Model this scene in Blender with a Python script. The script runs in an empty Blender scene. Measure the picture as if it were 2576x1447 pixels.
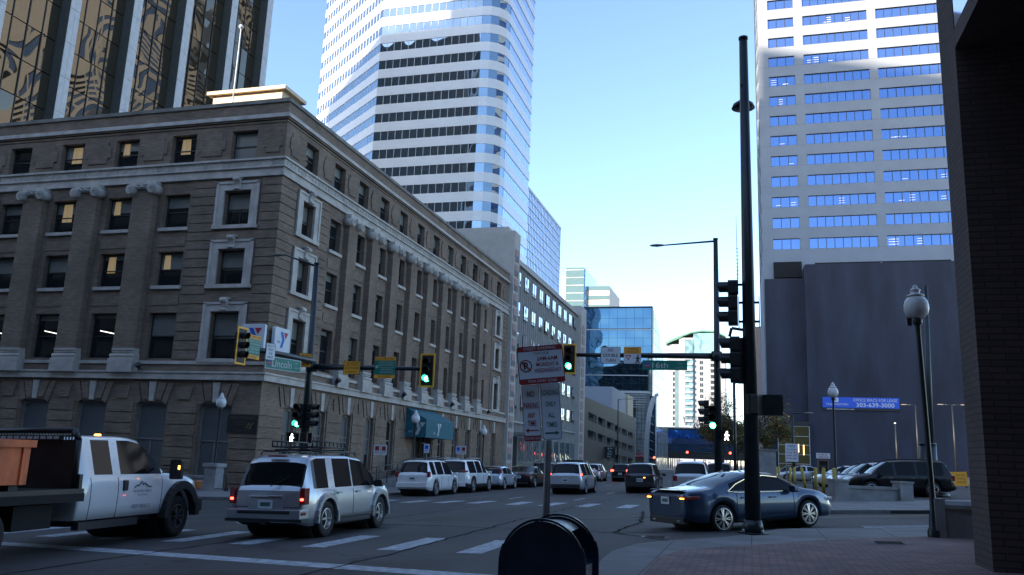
import bpy, bmesh, math, random
from mathutils import Vector, Matrix
random.seed(7)
scene=bpy.context.scene
COL=scene.collection
R=math.radians; PI=math.pi
# ---------------------------------------------------------------- camera model
CAMH=1.6; YAW,PITCH,ROLL=R(16.198),R(11.513),R(2.281); FPX=2080.0
fwd=Vector((-math.sin(YAW)*math.cos(PITCH),math.cos(YAW)*math.cos(PITCH),math.sin(PITCH)))
rt=Vector((math.cos(YAW),math.sin(YAW),0)); up=rt.cross(fwd)
camr=rt*math.cos(ROLL)+up*math.sin(ROLL); camu=up*math.cos(ROLL)-rt*math.sin(ROLL)
C0=Vector((0,0,CAMH))
def ray(x,y): return fwd+camr*((x-1288)/FPX)-camu*((y-723.5)/FPX)
def onY(x,y,Y): d=ray(x,y); return C0+d*(Y/d.y)
def onX(x,y,X): d=ray(x,y); return C0+d*(X/d.x)
SL=0.032
def zg(x): return SL*max(-60,min(60,x))
def gnd(x,y,h=0):
    d=ray(x,y); t=(h-CAMH)/(d.z-SL*d.x); return C0+d*t
cam=bpy.data.cameras.new('camera'); co=bpy.data.objects.new('camera',cam); COL.objects.link(co)
m=Matrix((camr,camu,-fwd)).transposed().to_4x4(); m.translation=C0; co.matrix_world=m
cam.sensor_width=36; cam.lens=FPX/2576*36; cam.clip_start=0.1; cam.clip_end=6000
scene.camera=co
scene.render.resolution_x=1024; scene.render.resolution_y=575
# ---------------------------------------------------------------- materials
MATS={}
def lin(c): return tuple(((v/255)/12.92 if v<=10 else (((v/255)+.055)/1.055)**2.4) for v in c)
def pm(name,col,rough=.7,metal=0.,spec=.5,var=0.,scale=2.,stretch=(1,1,1),bump=0.,bscale=None,emit=None,es=1.,coat=0.,detail=4,bdist=.02,bdet=3):
    if name in MATS: return MATS[name]
    m=bpy.data.materials.new(name); m.use_nodes=True; nt=m.node_tree; b=nt.nodes['Principled BSDF']
    c=tuple(col)+(1,)
    b.inputs['Base Color'].default_value=c; b.inputs['Roughness'].default_value=rough; b.inputs['Metallic'].default_value=metal
    b.inputs['Specular IOR Level'].default_value=spec
    if coat: b.inputs['Coat Weight'].default_value=coat; b.inputs['Coat Roughness'].default_value=.04
    if emit: b.inputs['Emission Color'].default_value=tuple(emit)+(1,); b.inputs['Emission Strength'].default_value=es
    if var or bump:
        tc=nt.nodes.new('ShaderNodeTexCoord'); mp=nt.nodes.new('ShaderNodeMapping'); mp.inputs['Scale'].default_value=stretch
        nt.links.new(tc.outputs['Object'],mp.inputs['Vector'])
    if var:
        n=nt.nodes.new('ShaderNodeTexNoise'); n.inputs['Scale'].default_value=scale; n.inputs['Detail'].default_value=detail
        nt.links.new(mp.outputs[0],n.inputs['Vector'])
        r=nt.nodes.new('ShaderNodeValToRGB'); r.color_ramp.elements[0].position=.3; r.color_ramp.elements[1].position=.7
        r.color_ramp.elements[0].color=tuple(max(0,v*(1-var)) for v in col)+(1,)
        r.color_ramp.elements[1].color=tuple(min(1,v*(1+var)) for v in col)+(1,)
        nt.links.new(n.outputs['Fac'],r.inputs[0]); nt.links.new(r.outputs[0],b.inputs['Base Color'])
    if bump:
        n2=nt.nodes.new('ShaderNodeTexNoise'); n2.inputs['Scale'].default_value=bscale or scale*4; n2.inputs['Detail'].default_value=bdet
        nt.links.new(mp.outputs[0],n2.inputs['Vector'])
        bp=nt.nodes.new('ShaderNodeBump'); bp.inputs['Strength'].default_value=bump; bp.inputs['Distance'].default_value=bdist
        nt.links.new(n2.outputs['Fac'],bp.inputs['Height']); nt.links.new(bp.outputs[0],b.inputs['Normal'])
    MATS[name]=m; return m
def brickmat(name,c1,c2,mortar,bw,bh,ms=.006,rough=.85,var=.25,nscale=.6):
    m=bpy.data.materials.new(name); m.use_nodes=True; nt=m.node_tree; b=nt.nodes['Principled BSDF']; N=nt.nodes.new; L=nt.links.new
    tc=N('ShaderNodeTexCoord'); sp=N('ShaderNodeSeparateXYZ'); L(tc.outputs['Object'],sp.inputs[0])
    ad=N('ShaderNodeMath'); ad.operation='ADD'; L(sp.outputs[0],ad.inputs[0]); L(sp.outputs[1],ad.inputs[1])
    cb=N('ShaderNodeCombineXYZ'); L(ad.outputs[0],cb.inputs[0]); L(sp.outputs[2],cb.inputs[1])
    bt=N('ShaderNodeTexBrick'); L(cb.outputs[0],bt.inputs['Vector']); bt.inputs['Scale'].default_value=1
    bt.inputs['Brick Width'].default_value=bw; bt.inputs['Row Height'].default_value=bh; bt.inputs['Mortar Size'].default_value=ms
    bt.inputs['Mortar Smooth'].default_value=.3
    bt.inputs['Color1'].default_value=tuple(c1)+(1,); bt.inputs['Color2'].default_value=tuple(c2)+(1,); bt.inputs['Mortar'].default_value=tuple(mortar)+(1,)
    n=N('ShaderNodeTexNoise'); n.inputs['Scale'].default_value=nscale; n.inputs['Detail'].default_value=6; L(tc.outputs['Object'],n.inputs['Vector'])
    rp=N('ShaderNodeValToRGB'); rp.color_ramp.elements[0].position=.3; rp.color_ramp.elements[1].position=.7
    rp.color_ramp.elements[0].color=(1-var,)*3+(1,); rp.color_ramp.elements[1].color=(1+var*.6,)*3+(1,); L(n.outputs['Fac'],rp.inputs[0])
    mx=N('ShaderNodeMix'); mx.data_type='RGBA'; mx.blend_type='MULTIPLY'; mx.inputs[0].default_value=1
    L(bt.outputs['Color'],mx.inputs[6]); L(rp.outputs[0],mx.inputs[7]); L(mx.outputs[2],b.inputs['Base Color'])
    bp=N('ShaderNodeBump'); bp.inputs['Strength'].default_value=.35; bp.inputs['Distance'].default_value=.01; bp.invert=True
    L(bt.outputs['Fac'],bp.inputs['Height']); L(bp.outputs[0],b.inputs['Normal'])
    b.inputs['Roughness'].default_value=rough; MATS[name]=m; return m
brick=brickmat('tan_brick',(.27,.197,.147),(.18,.132,.10),(.10,.08,.066),.42,.07,.010,var=.28)
brickd=brickmat('brown_brick',(.098,.064,.060),(.075,.052,.049),(.045,.034,.033),.42,.1,.014,var=.3)
stone=pm('cream_terracotta',(.43,.40,.37),.7,var=.22,scale=1.5,bump=.3,bscale=9)
stoned=pm('grey_stone',(.19,.18,.165),.8,var=.3,scale=.9,bump=.3)
glassd=pm('dark_window_glass',(.012,.015,.018),.03,spec=.6,bump=.06,bscale=1.5)
blind=pm('window_blind',(.17,.18,.17),.35,coat=.6,var=.15,scale=.8)
blindp=pm('grey_window_panel',(.09,.10,.108),.45,coat=.4,var=.15,scale=.7)
curt=pm('lit_curtain',(.3,.24,.15),.8,emit=(1,.72,.35),es=.07,var=.3,scale=3,stretch=(4,4,.2))
wframe=pm('dark_window_frame',(.03,.03,.03),.5)
dark=pm('black_metal',(.012,.014,.016),.45,var=.3,scale=3)
poleg=pm('green_pole_paint',(.010,.018,.024),.38,var=.3,scale=2,bump=.1)
rubber=pm('rubber',(.014,.014,.015),.8,var=.2,scale=12,bump=.4,bscale=40,bdist=.004)
alloy=pm('alloy',(.5,.5,.52),.28,metal=.9,var=.1,scale=5)
chrome=pm('chrome',(.7,.7,.72),.12,metal=1)
carglass=pm('car_glass',(.006,.008,.011),.06,spec=.16)
underb=pm('underbody',(.01,.01,.011),.85)
plast=pm('black_plastic',(.02,.021,.023),.55)
redl=pm('red_lens',(.22,.014,.012),.15,coat=.5)
redon=pm('red_lamp_lit',(.6,.03,.02),.2,emit=(1,.05,.03),es=5)
ambon=pm('amber_lamp_lit',(.6,.2,.03),.2,emit=(1,.33,.04),es=5)
whitl=pm('clear_lens',(.5,.5,.52),.12,coat=.5)
grn=pm('green_signal_lit',(.1,.8,.5),.2,emit=(.05,1,.5),es=9)
redoff=pm('signal_red_off',(.05,.006,.005),.3)
lensoff=pm('signal_lens_off',(.02,.012,.01),.25)
ylw=pm('signal_yellow',(.95,.45,.03),.5,var=.08,scale=3)
signw=pm('sign_white',(.60,.64,.70),.4,var=.08,scale=2)
signy=pm('sign_orange',(.85,.38,.03),.45,var=.1,scale=2)
signg=pm('sign_green',(.006,.19,.14),.4,var=.1,scale=2)
signr=pm('sign_red',(.28,.018,.02),.45,var=.1,scale=2)
signbk=pm('sign_black',(.012,.012,.014),.5)
signbl=pm('sign_blue',(.015,.10,.62),.45)
alum=pm('bare_aluminium',(.38,.39,.4),.4,metal=.7,var=.15,scale=3)
galv=pm('galvanised_post',(.16,.16,.165),.5,metal=.5,var=.25,scale=5)
roomlight=pm('room_light_strip',(.8,.8,.75),.4,emit=(1,.95,.85),es=.9)
walkw=pm('walk_symbol_lit',(.9,.9,.9),.4,emit=(1,.95,.85),es=4)
lampg=pm('frosted_globe',(.60,.61,.62),.4,coat=.3,var=.12,scale=6)
conc=pm('concrete',(.16,.16,.162),.85,var=.25,scale=.8,bump=.3,bscale=20,bdist=.005)
concl=pm('pale_precast',(.25,.25,.255),.85,var=.25,scale=1.6,bump=.3,bscale=14)
paint=None
# asphalt and worn paint
def asphalt():
    m=bpy.data.materials.new('asphalt'); m.use_nodes=True; nt=m.node_tree; b=nt.nodes['Principled BSDF']; N=nt.nodes.new; L=nt.links.new
    tc=N('ShaderNodeTexCoord')
    n1=N('ShaderNodeTexNoise'); n1.inputs['Scale'].default_value=.30; n1.inputs['Detail'].default_value=8; n1.inputs['Distortion'].default_value=.8
    mp=N('ShaderNodeMapping'); mp.inputs['Scale'].default_value=(1.6,.35,1); L(tc.outputs['Object'],mp.inputs[0]); L(mp.outputs[0],n1.inputs['Vector'])
    n2=N('ShaderNodeTexNoise'); n2.inputs['Scale'].default_value=60; n2.inputs['Detail'].default_value=2; L(tc.outputs['Object'],n2.inputs['Vector'])
    r1=N('ShaderNodeValToRGB'); e=r1.color_ramp.elements; e[0].position=.3; e[0].color=(.020,.020,.0225,1); e[1].position=.72; e[1].color=(.055,.053,.057,1); L(n1.outputs['Fac'],r1.inputs[0])
    r2=N('ShaderNodeValToRGB'); e=r2.color_ramp.elements; e[0].position=.3; e[0].color=(.7,.7,.7,1); e[1].position=.75; e[1].color=(1.35,1.35,1.35,1); L(n2.outputs['Fac'],r2.inputs[0])
    mx=N('ShaderNodeMix'); mx.data_type='RGBA'; mx.blend_type='MULTIPLY'; mx.inputs[0].default_value=1; L(r1.outputs[0],mx.inputs[6]); L(r2.outputs[0],mx.inputs[7])
    v=N('ShaderNodeTexVoronoi'); v.feature='DISTANCE_TO_EDGE'; v.inputs['Scale'].default_value=.16
    wn=N('ShaderNodeTexNoise'); wn.inputs['Scale'].default_value=.8; wn.inputs['Detail'].default_value=5; L(tc.outputs['Object'],wn.inputs['Vector'])
    va=N('ShaderNodeVectorMath'); va.operation='ADD'; vs=N('ShaderNodeVectorMath'); vs.operation='SCALE'; vs.inputs['Scale'].default_value=2.2
    L(wn.outputs['Color'],vs.inputs[0]); L(tc.outputs['Object'],va.inputs[0]); L(vs.outputs[0],va.inputs[1]); L(va.outputs[0],v.inputs['Vector'])
    cr=N('ShaderNodeValToRGB'); e=cr.color_ramp.elements; e[0].position=.0; e[0].color=(.3,.3,.3,1); e[1].position=.010; e[1].color=(1,1,1,1); L(v.outputs['Distance'],cr.inputs[0])
    m2=N('ShaderNodeMix'); m2.data_type='RGBA'; m2.blend_type='MULTIPLY'; m2.inputs[0].default_value=1.0; L(mx.outputs[2],m2.inputs[6]); L(cr.outputs[0],m2.inputs[7])
    L(m2.outputs[2],b.inputs['Base Color']); b.inputs['Roughness'].default_value=.75
    bp=N('ShaderNodeBump'); bp.inputs['Strength'].default_value=.4; bp.inputs['Distance'].default_value=.006; L(n2.outputs['Fac'],bp.inputs['Height']); L(bp.outputs[0],b.inputs['Normal'])
    MATS['asphalt']=m; return m
asph=asphalt()
roadw=pm('road_paint',(.31,.34,.38),.7,var=.45,scale=7,detail=8)
roady=pm('yellow_road_paint',(.35,.25,.06),.7,var=.35,scale=7,detail=8)
def pavermat():
    m=brickmat('brick_pavers',(.25,.145,.125),(.14,.10,.10),(.07,.065,.07),.26,.13,.014,var=.3,nscale=1.2)
    nt=m.node_tree
    for nd in nt.nodes:
        if nd.type=='COMBXYZ':
            sp=[x for x in nt.nodes if x.type=='SEPXYZ'][0]
            for l in list(nd.inputs[0].links)+list(nd.inputs[1].links): nt.links.remove(l)
            nt.links.new(sp.outputs[0],nd.inputs[0]); nt.links.new(sp.outputs[1],nd.inputs[1])
    return m
paver=pavermat()
# ---------------------------------------------------------------- mesh builder
class MB:
    def __init__(s): s.v=[]; s.f=[]; s.fm=[]; s.mats=[]; s.sm=[]
    def mi(s,m):
        if m not in s.mats: s.mats.append(m)
        return s.mats.index(m)
    def add(s,vs,fs,m,smooth=False):
        o=len(s.v); s.v+= [tuple(v) for v in vs]; k=s.mi(m)
        for f in fs: s.f.append(tuple(i+o for i in f)); s.fm.append(k); s.sm.append(smooth)
    def box(s,x0,x1,y0,y1,z0,z1,m):
        if x0>x1:x0,x1=x1,x0
        if y0>y1:y0,y1=y1,y0
        if z0>z1:z0,z1=z1,z0
        s.add([(x0,y0,z0),(x1,y0,z0),(x1,y1,z0),(x0,y1,z0),(x0,y0,z1),(x1,y0,z1),(x1,y1,z1),(x0,y1,z1)],
              [(0,3,2,1),(4,5,6,7),(0,1,5,4),(1,2,6,5),(2,3,7,6),(3,0,4,7)],m)
    def bar(s,a,b,w,h,m):   # oriented box from a to b
        a=Vector(a);b=Vector(b);d=(b-a).normalized(); u=Vector((0,0,1)) if abs(d.z)<.9 else Vector((0,1,0))
        x=d.cross(u).normalized(); z=x.cross(d)
        vs=[p+x*(w/2*i)+z*(h/2*j) for p in (a,b) for i,j in ((-1,-1),(1,-1),(1,1),(-1,1))]
        s.add(vs,[(0,1,2,3),(7,6,5,4),(0,4,5,1),(1,5,6,2),(2,6,7,3),(3,7,4,0)],m)
    def prism(s,poly,t0,t1,m,axis='y',smooth=False):
        n=len(poly)
        def P(a,b,t): return {'y':(a,t,b),'x':(t,a,b),'z':(a,b,t)}[axis]
        vs=[P(a,b,t0) for a,b in poly]+[P(a,b,t1) for a,b in poly]
        s.add(vs,[tuple(range(n)),tuple(range(2*n-1,n-1,-1))],m); o=len(s.v)-2*n; k=s.mi(m)
        for i in range(n): s.f.append((o+i,o+n+i,o+n+(i+1)%n,o+(i+1)%n)); s.fm.append(k); s.sm.append(smooth)
    def cyl(s,a,b,r0,r1,m,n=12,caps=True,smooth=True):
        a=Vector(a);b=Vector(b);d=(b-a).normalized(); u=Vector((0,0,1)) if abs(d.z)<.9 else Vector((0,1,0))
        x=d.cross(u).normalized(); y=x.cross(d)
        vs=[a+(x*math.cos(t)+y*math.sin(t))*r0 for t in [2*PI*i/n for i in range(n)]]+[b+(x*math.cos(t)+y*math.sin(t))*r1 for t in [2*PI*i/n for i in range(n)]]
        s.add(vs,[(i,(i+1)%n,n+(i+1)%n,n+i) for i in range(n)],m,smooth)
        if caps:
            o=len(s.v)-2*n; k=s.mi(m); s.f+= [tuple(range(o+n-1,o-1,-1)),tuple(range(o+n,o+2*n))]; s.fm+=[k,k]; s.sm+=[False,False]
    def tube(s,pts,r,m,n=8):
        for i in range(len(pts)-1): s.cyl(pts[i],pts[i+1],r,r,m,n)
    def lathe(s,prof,c,m,n=16,axis='z',smooth=True):   # prof: (r,t)
        c=Vector(c); vs=[]
        for r,t in prof:
            for i in range(n):
                a=2*PI*i/n; p={'z':(r*math.cos(a),r*math.sin(a),t),'y':(r*math.cos(a),t,r*math.sin(a)),'x':(t,r*math.cos(a),r*math.sin(a))}[axis]
                vs.append(c+Vector(p))
        k=len(prof); s.add(vs,[(j*n+i,j*n+(i+1)%n,(j+1)*n+(i+1)%n,(j+1)*n+i) for j in range(k-1) for i in range(n)],m,smooth)
    def quad(s,a,b,c,d,m): s.add([a,b,c,d],[(0,1,2,3)],m)
    def mesh(s,name,off=(0,0,0)):
        me=bpy.data.meshes.new(name); o=Vector(off)
        me.from_pydata([tuple(Vector(v)-o) for v in s.v],[],s.f)
        for m in s.mats: me.materials.append(m)
        me.polygons.foreach_set('material_index',s.fm); me.polygons.foreach_set('use_smooth',s.sm); me.update(); return me
    def build(s,name,parent=None,world=False,loc=None,rot=None):
        if not s.v: return None
        off=Vector(parent.location) if (world and parent) else Vector((0,0,0))
        if world and not parent and loc is None:
            xs=[v[0] for v in s.v]; ys=[v[1] for v in s.v]; zs=[v[2] for v in s.v]
            off=Vector(((min(xs)+max(xs))/2,(min(ys)+max(ys))/2,min(zs))); loc=off
        ob=bpy.data.objects.new(name,s.mesh(name,off)); COL.objects.link(ob)
        if parent: ob.parent=parent
        if loc is not None: ob.location=loc
        if rot: ob.rotation_euler=rot
        return ob
def tag(o,label,cat,group=None,kind=None):
    if label: o['label']=label
    if cat: o['category']=cat
    if group: o['group']=group
    if kind: o['kind']=kind
    return o
def thing(name,label,cat,loc,rz=0,group=None,rot=None):
    o=bpy.data.objects.new(name,None); o.empty_display_size=.2; COL.objects.link(o); o.location=loc
    o.rotation_euler=rot or (0,0,rz); return tag(o,label,cat,group)
def struct(name,ob): ob['kind']='structure'; return ob
def copy_tree(o,loc=None,rz=None,parent=None,label=None,group=None):
    c=o.copy(); COL.objects.link(c)
    if parent: c.parent=parent
    if loc is not None: c.location=loc
    if rz is not None: c.rotation_euler=(0,0,rz)
    if label: c['label']=label
    if group: c['group']=group
    for ch in list(o.children): copy_tree(ch,parent=c)
    return c
def inst(name,me,parent,loc,rot=(0,0,0),sc=None):
    o=bpy.data.objects.new(name,me); COL.objects.link(o); o.parent=parent; o.location=loc; o.rotation_euler=rot
    if sc: o.scale=sc
    return o
def text(s,parent,x,z,h,w,mat,y=-.012,name='lettering',shear=0,rot=0,face='-y',bold=.0):
    cu=bpy.data.curves.new(name,'FONT'); cu.body=s; cu.size=1; cu.extrude=.0; cu.resolution_u=3; cu.offset=bold; cu.shear=shear
    t=bpy.data.objects.new(name,cu); COL.objects.link(t)
    dg=bpy.context.evaluated_depsgraph_get(); me=bpy.data.meshes.new_from_object(t.evaluated_get(dg)); bpy.data.objects.remove(t)
    xs=[v.co.x for v in me.vertices]; ys=[v.co.y for v in me.vertices]
    x0,x1,y0,y1=min(xs),max(xs),min(ys),max(ys); cw=(x1-x0) or 1; chh=(y1-y0) or 1
    if w is None: w=cw*h/chh
    c,sn=math.cos(rot),math.sin(rot)
    for v in me.vertices:
        a=(v.co.x-(x0+x1)/2)*w/cw; b=(v.co.y-(y0+y1)/2)*h/chh
        a,b=a*c-b*sn,a*sn+b*c
        if face=='-y': v.co=(x+a,y,z+b)
        elif face=='+x': v.co=(y,x+a,z+b)
        elif face=='-x': v.co=(y,x-a,z+b)
    me.materials.clear(); me.materials.append(mat)
    o=bpy.data.objects.new(name,me); COL.objects.link(o); o.parent=parent; return o
def rrect(x0,x1,z0,z1,r,n=4):
    p=[]
    for cx,cz,a0 in ((x1-r,z1-r,0),(x0+r,z1-r,90),(x0+r,z0+r,180),(x1-r,z0+r,270)):
        for i in range(n+1): a=R(a0+90*i/n); p.append((cx+r*math.cos(a),cz+r*math.sin(a)))
    return p
# ---------------------------------------------------------------- world / light
w=bpy.data.worlds.new('World'); scene.world=w; w.use_nodes=True; nt=w.node_tree
sky=nt.nodes.new('ShaderNodeTexSky'); sky.sky_type='NISHITA'; sky.sun_disc=False
EL=R(22); AZ=R(39.8)   # light travels toward +X,+Y (azimuth AZ from +Y), elevation EL
sd=Vector((math.sin(AZ)*math.cos(EL),math.cos(AZ)*math.cos(EL),-math.sin(EL)))
sky.sun_elevation=EL; sky.sun_rotation=math.atan2(-sd.x,-sd.y)
sky.air_density=1.15; sky.dust_density=1.6; sky.ozone_density=2.2; sky.altitude=1600
bg=nt.nodes['Background']; nt.links.new(sky.outputs[0],bg.inputs[0]); bg.inputs[1].default_value=.15
sun=bpy.data.lights.new('sun','SUN'); sun.energy=5.0; sun.angle=R(.5); sun.color=(1,.84,.64)
so=bpy.data.objects.new('sun',sun); COL.objects.link(so); so.rotation_euler=sd.to_track_quat('-Z','Y').to_euler(); so.location=(-50,-50,80)
vs=scene.view_settings; vs.view_transform='Standard'; vs.look='None'; vs.gamma=1; vs.exposure=1.5; vs.use_curve_mapping=False
scene.render.engine='CYCLES'
# ---------------------------------------------------------------- facades
class Fac:
    """vertical plane; u along wall, o outwards"""
    def __init__(s,kind,c,ang=None,org=None): s.k=kind; s.c=c; s.a=ang; s.o=org
    def p(s,u,z,o=0):
        if s.k=='E': return (s.c+o,u,z)       # faces +X, u=Y
        if s.k=='W': return (s.c-o,u,z)       # faces -X
        if s.k=='S': return (u,s.c-o,z)       # faces -Y, u=X
        d=Vector((math.cos(s.a),math.sin(s.a),0)); n=Vector((math.sin(s.a),-math.cos(s.a),0)); q=Vector(s.o)+d*u+n*o; return (q.x,q.y,z)
    def box(s,mb,u0,u1,z0,z1,o0,o1,m):
        q=[s.p(u,z,o) for o in (o0,o1) for u,z in ((u0,z0),(u1,z0),(u1,z1),(u0,z1))]
        mb.add(q,[(0,1,2,3),(7,6,5,4),(0,4,5,1),(1,5,6,2),(2,6,7,3),(3,7,4,0)],m)
    def poly(s,mb,pts,o0,o1,m):
        n=len(pts); q=[s.p(u,z,o) for o in (o0,o1) for u,z in pts]
        mb.add(q,[tuple(range(n)),tuple(range(2*n-1,n-1,-1))]+[(i,n+i,n+(i+1)%n,(i+1)%n) for i in range(n)],m)
    def wall(s,mb,u0,u1,z0,z1,holes,m,depth=.3,rm=None,o=0):
        us=sorted(set([u0,u1]+[h[0] for h in holes]+[h[1] for h in holes])); zs=sorted(set([z0,z1]+[h[2] for h in holes]+[h[3] for h in holes]))
        us=[u for u in us if u0<=u<=u1]; zs=[z for z in zs if z0<=z<=z1]
        for j in range(len(zs)-1):
            zc=(zs[j]+zs[j+1])/2; st=None
            row=[h for h in holes if h[2]<zc<h[3]]
            for i in range(len(us)-1):
                uc=(us[i]+us[i+1])/2; hit=any(h[0]<uc<h[1] for h in row)
                if not hit and st is None: st=us[i]
                if hit and st is not None: mb.quad(s.p(st,zs[j],o),s.p(us[i],zs[j],o),s.p(us[i],zs[j+1],o),s.p(st,zs[j+1],o),m); st=None
            if st is not None: mb.quad(s.p(st,zs[j],o),s.p(us[-1],zs[j],o),s.p(us[-1],zs[j+1],o),s.p(st,zs[j+1],o),m)
        for a,b,c,d in holes:
            i=o-depth; k=rm or m
            mb.quad(s.p(a,c,o),s.p(a,d,o),s.p(a,d,i),s.p(a,c,i),k); mb.quad(s.p(b,c,o),s.p(b,c,i),s.p(b,d,i),s.p(b,d,o),k)
            mb.quad(s.p(a,d,o),s.p(b,d,o),s.p(b,d,i),s.p(a,d,i),k); mb.quad(s.p(a,c,o),s.p(a,c,i),s.p(b,c,i),s.p(b,c,o),k)
def mirror(name,col,rough=.02,wob=.03,ws=.35,metal=.85,var=0,dist=1.0):
    m=pm(name,col,rough,metal=metal,spec=.8,var=var,scale=.15,bump=wob,bscale=ws,bdist=dist,bdet=0); return m
# ---------------------------------------------------------------- ground
def slab(name,poly,h0,h1,top,side=None,kind='structure'):
    mb=MB(); n=len(poly); side=side or top
    mb.add([(x,y,zg(x)+h1) for x,y in poly],[tuple(range(n))],top)
    if h0 is not None:
        o=len(mb.v); mb.add([(x,y,zg(x)+h) for h in (h0,h1) for x,y in poly],[(i,(i+1)%n,n+(i+1)%n,n+i) for i in range(n)],side)
    ob=mb.build(name)
    if kind: ob['kind']=kind
    return ob
mb=MB()
xs=[-3000,-60,60,3000]
for i in range(3):
    a,b=xs[i],xs[i+1]; mb.quad((a,-1500,zg(a)-.012),(b,-1500,zg(b)-.012),(b,4000,zg(b)-.012),(a,4000,zg(a)-.012),stoned)
struct('ground',mb.build('ground'))
slab('road',[(-60,-60),(60,-60),(60,700),(-60,700)],None,0,asph)
slab('cross_road',[(-59.9,16),(-200,16),(-200,31),(-59.9,31)],None,.002,asph)
# left far block sidewalk (brick office building)
def arc(cx,cy,r,a0,a1,n=8): return [(cx+r*math.cos(R(a0+(a1-a0)*i/n)),cy+r*math.sin(R(a0+(a1-a0)*i/n))) for i in range(n+1)]
walk=brickmat('sidewalk_concrete',(.175,.17,.175),(.15,.147,.152),(.05,.05,.052),1.5,1.5,.012,var=.3,nscale=.9)
def flat_xy(m):
    nt=m.node_tree
    for nd in nt.nodes:
        if nd.type=='COMBXYZ':
            sp=[x for x in nt.nodes if x.type=='SEPXYZ'][0]
            for l in list(nd.inputs[0].links)+list(nd.inputs[1].links): nt.links.remove(l)
            nt.links.new(sp.outputs[0],nd.inputs[0]); nt.links.new(sp.outputs[1],nd.inputs[1])
        if nd.type=='TEX_BRICK': nd.offset=0
flat_xy(walk)
curb=pm('kerb_concrete',(.13,.13,.132),.8,var=.3,scale=2,bump=.3)
kl=[(-60,31)]+arc(-21,35,4,-90,0)+[(-17,236),(-60,236)]
slab('sidewalk',kl,-.02,.13,walk,curb)
# right near corner: concrete border with brick paver field
kr=[(-2.0,-20),(-2.15,12.2),(-2.3,13.6),(-2.35,15),(-2.1,16.6),(-1.5,17.6),(-.6,18.6),(.15,20.2),(.6,21.5),(1.3,22.1),(4.5,23.4),(14,27.8),(40,40),(40,-20)]
slab('sidewalk_near',kr,-.02,.12,walk,curb)
slab('brick_pavement',[(-1.2,2),(-1.45,12),(-1.5,14),(-1.2,15.6),(-.4,16.6),(.6,17.6),(1.3,18.6),(4.3,21.0),(9,23),(9,2)],None,.126,paver)
# right far block: sidewalk + parking lot
kf=[(-1,700),(-1,38)]+[(-.6,35.6),(.6,32.6),(2.2,31.0),(2.7,31.1),(6.2,32.9),(20,39.4),(59,57.5),(59,700)]
slab('sidewalk_far',kf,-.02,.13,walk,curb)
slab('parking_lot',[(2.6,41.0),(7.2,42.6),(59,66),(59,145),(2.6,145)],None,.138,asph)
# storm drains in the far kerb
for a,b in (((3.15,31.35),(4.3,31.95)),((4.65,32.1),(6.3,32.93))):
    t=MB(); n=Vector((b[1]-a[1],-(b[0]-a[0]),0)).normalized()*.012
    P=[Vector((a[0],a[1],zg(a[0])))+n,Vector((b[0],b[1],zg(b[0])))+n]
    t.quad(P[0]+Vector((0,0,.01)),P[1]+Vector((0,0,.01)),P[1]+Vector((0,0,.105)),P[0]+Vector((0,0,.105)),underb)
    o=t.build('storm_drain'); tag(o,'long dark storm drain slot in the far kerb, '+('nearer the blue sedan' if a[0]<4 else 'nearer the globe lamp post'),'drain','kerb drain slots')
# road markings
def mark(name,poly,m=roadw,h=.004): return slab(name,poly,None,h,m)
mk=MB()
def addm(mb,poly,m,h=.004): mb.add([(x,y,zg(x)+h) for x,y in poly],[tuple(range(len(poly)))],m)
for k,(x0,dx) in enumerate([(-6.78,0),(-8.36,0),(-9.95,0),(-11.54,0),(-13.1,0),(-14.7,0),(-16.3,0),(-5.2,0),(-18,0),(-19.7,0)]):
    addm(mk,[(x0+.02,14.85+.0*k),(x0+.5,14.9),(x0+.45,17.6),(x0-.02,17.55)],roadw)
struct('crosswalk_near',mk.build('crosswalk_near'))
mk=MB(); addm(mk,[(-21,14.3),(-21,13.9),(-12.4,13.0),(-4.2,11.75),(-2.6,11.5),(-2.6,12.0),(-4.5,12.3),(-12,13.42)],roadw); struct('stop_line',mk.build('stop_line'))
mk=MB()
for q in [(-13.92,32.39,-13.49,34.55),(-12.63,32.78,-12.09,34.98),(-11.24,33.0,-10.79,35.3),(-9.42,32.57,-9.19,35.3),(-8.03,32.3,-7.67,35.1),(-6.52,32.2,-6.2,34.9),(-4.9,31.9,-4.6,34.6),(-15.3,32.4,-15,34.5),(-3.4,31.8,-3.1,34.3)]:
    a,b,c,d=q; addm(mk,[(a,b),(a+.55,b),(c+.3,d),(c-.25,d)],roadw)
struct('crosswalk_far',mk.build('crosswalk_far'))
mk=MB()
for x0,ys in ((-10.8,(37.8,47,56,65,74)),(-7.7,(37.7,46.7,56,65,74,83)),(-4.5,(46,55,64,73))):
    for y in ys: addm(mk,[(x0,y),(x0+.12,y),(x0+.12,y+2.6),(x0,y+2.6)],roadw)
struct('lane_dashes',mk.build('lane_dashes'))
mk=MB(); addm(mk,[(2.2,28.9),(6.3,31.8),(30,43),(30,43.15),(6.3,31.93),(2.2,29.02)],roady)
struct('yellow_lane_line',mk.build('yellow_lane_line'))
mk=MB()
for k in range(4):
    a=2.9+.0*k; y=23.7+k*.45; addm(mk,[(a,y),(a+3,y+1.5),(a+3,y+1.7),(a,y+.2)],roadw)
addm(mk,[(-.2,22.3),(1.6,23.3),(1.6,23.45),(-.2,22.45)],roadw)
struct('crosswalk_right',mk.build('crosswalk_right'))
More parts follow.
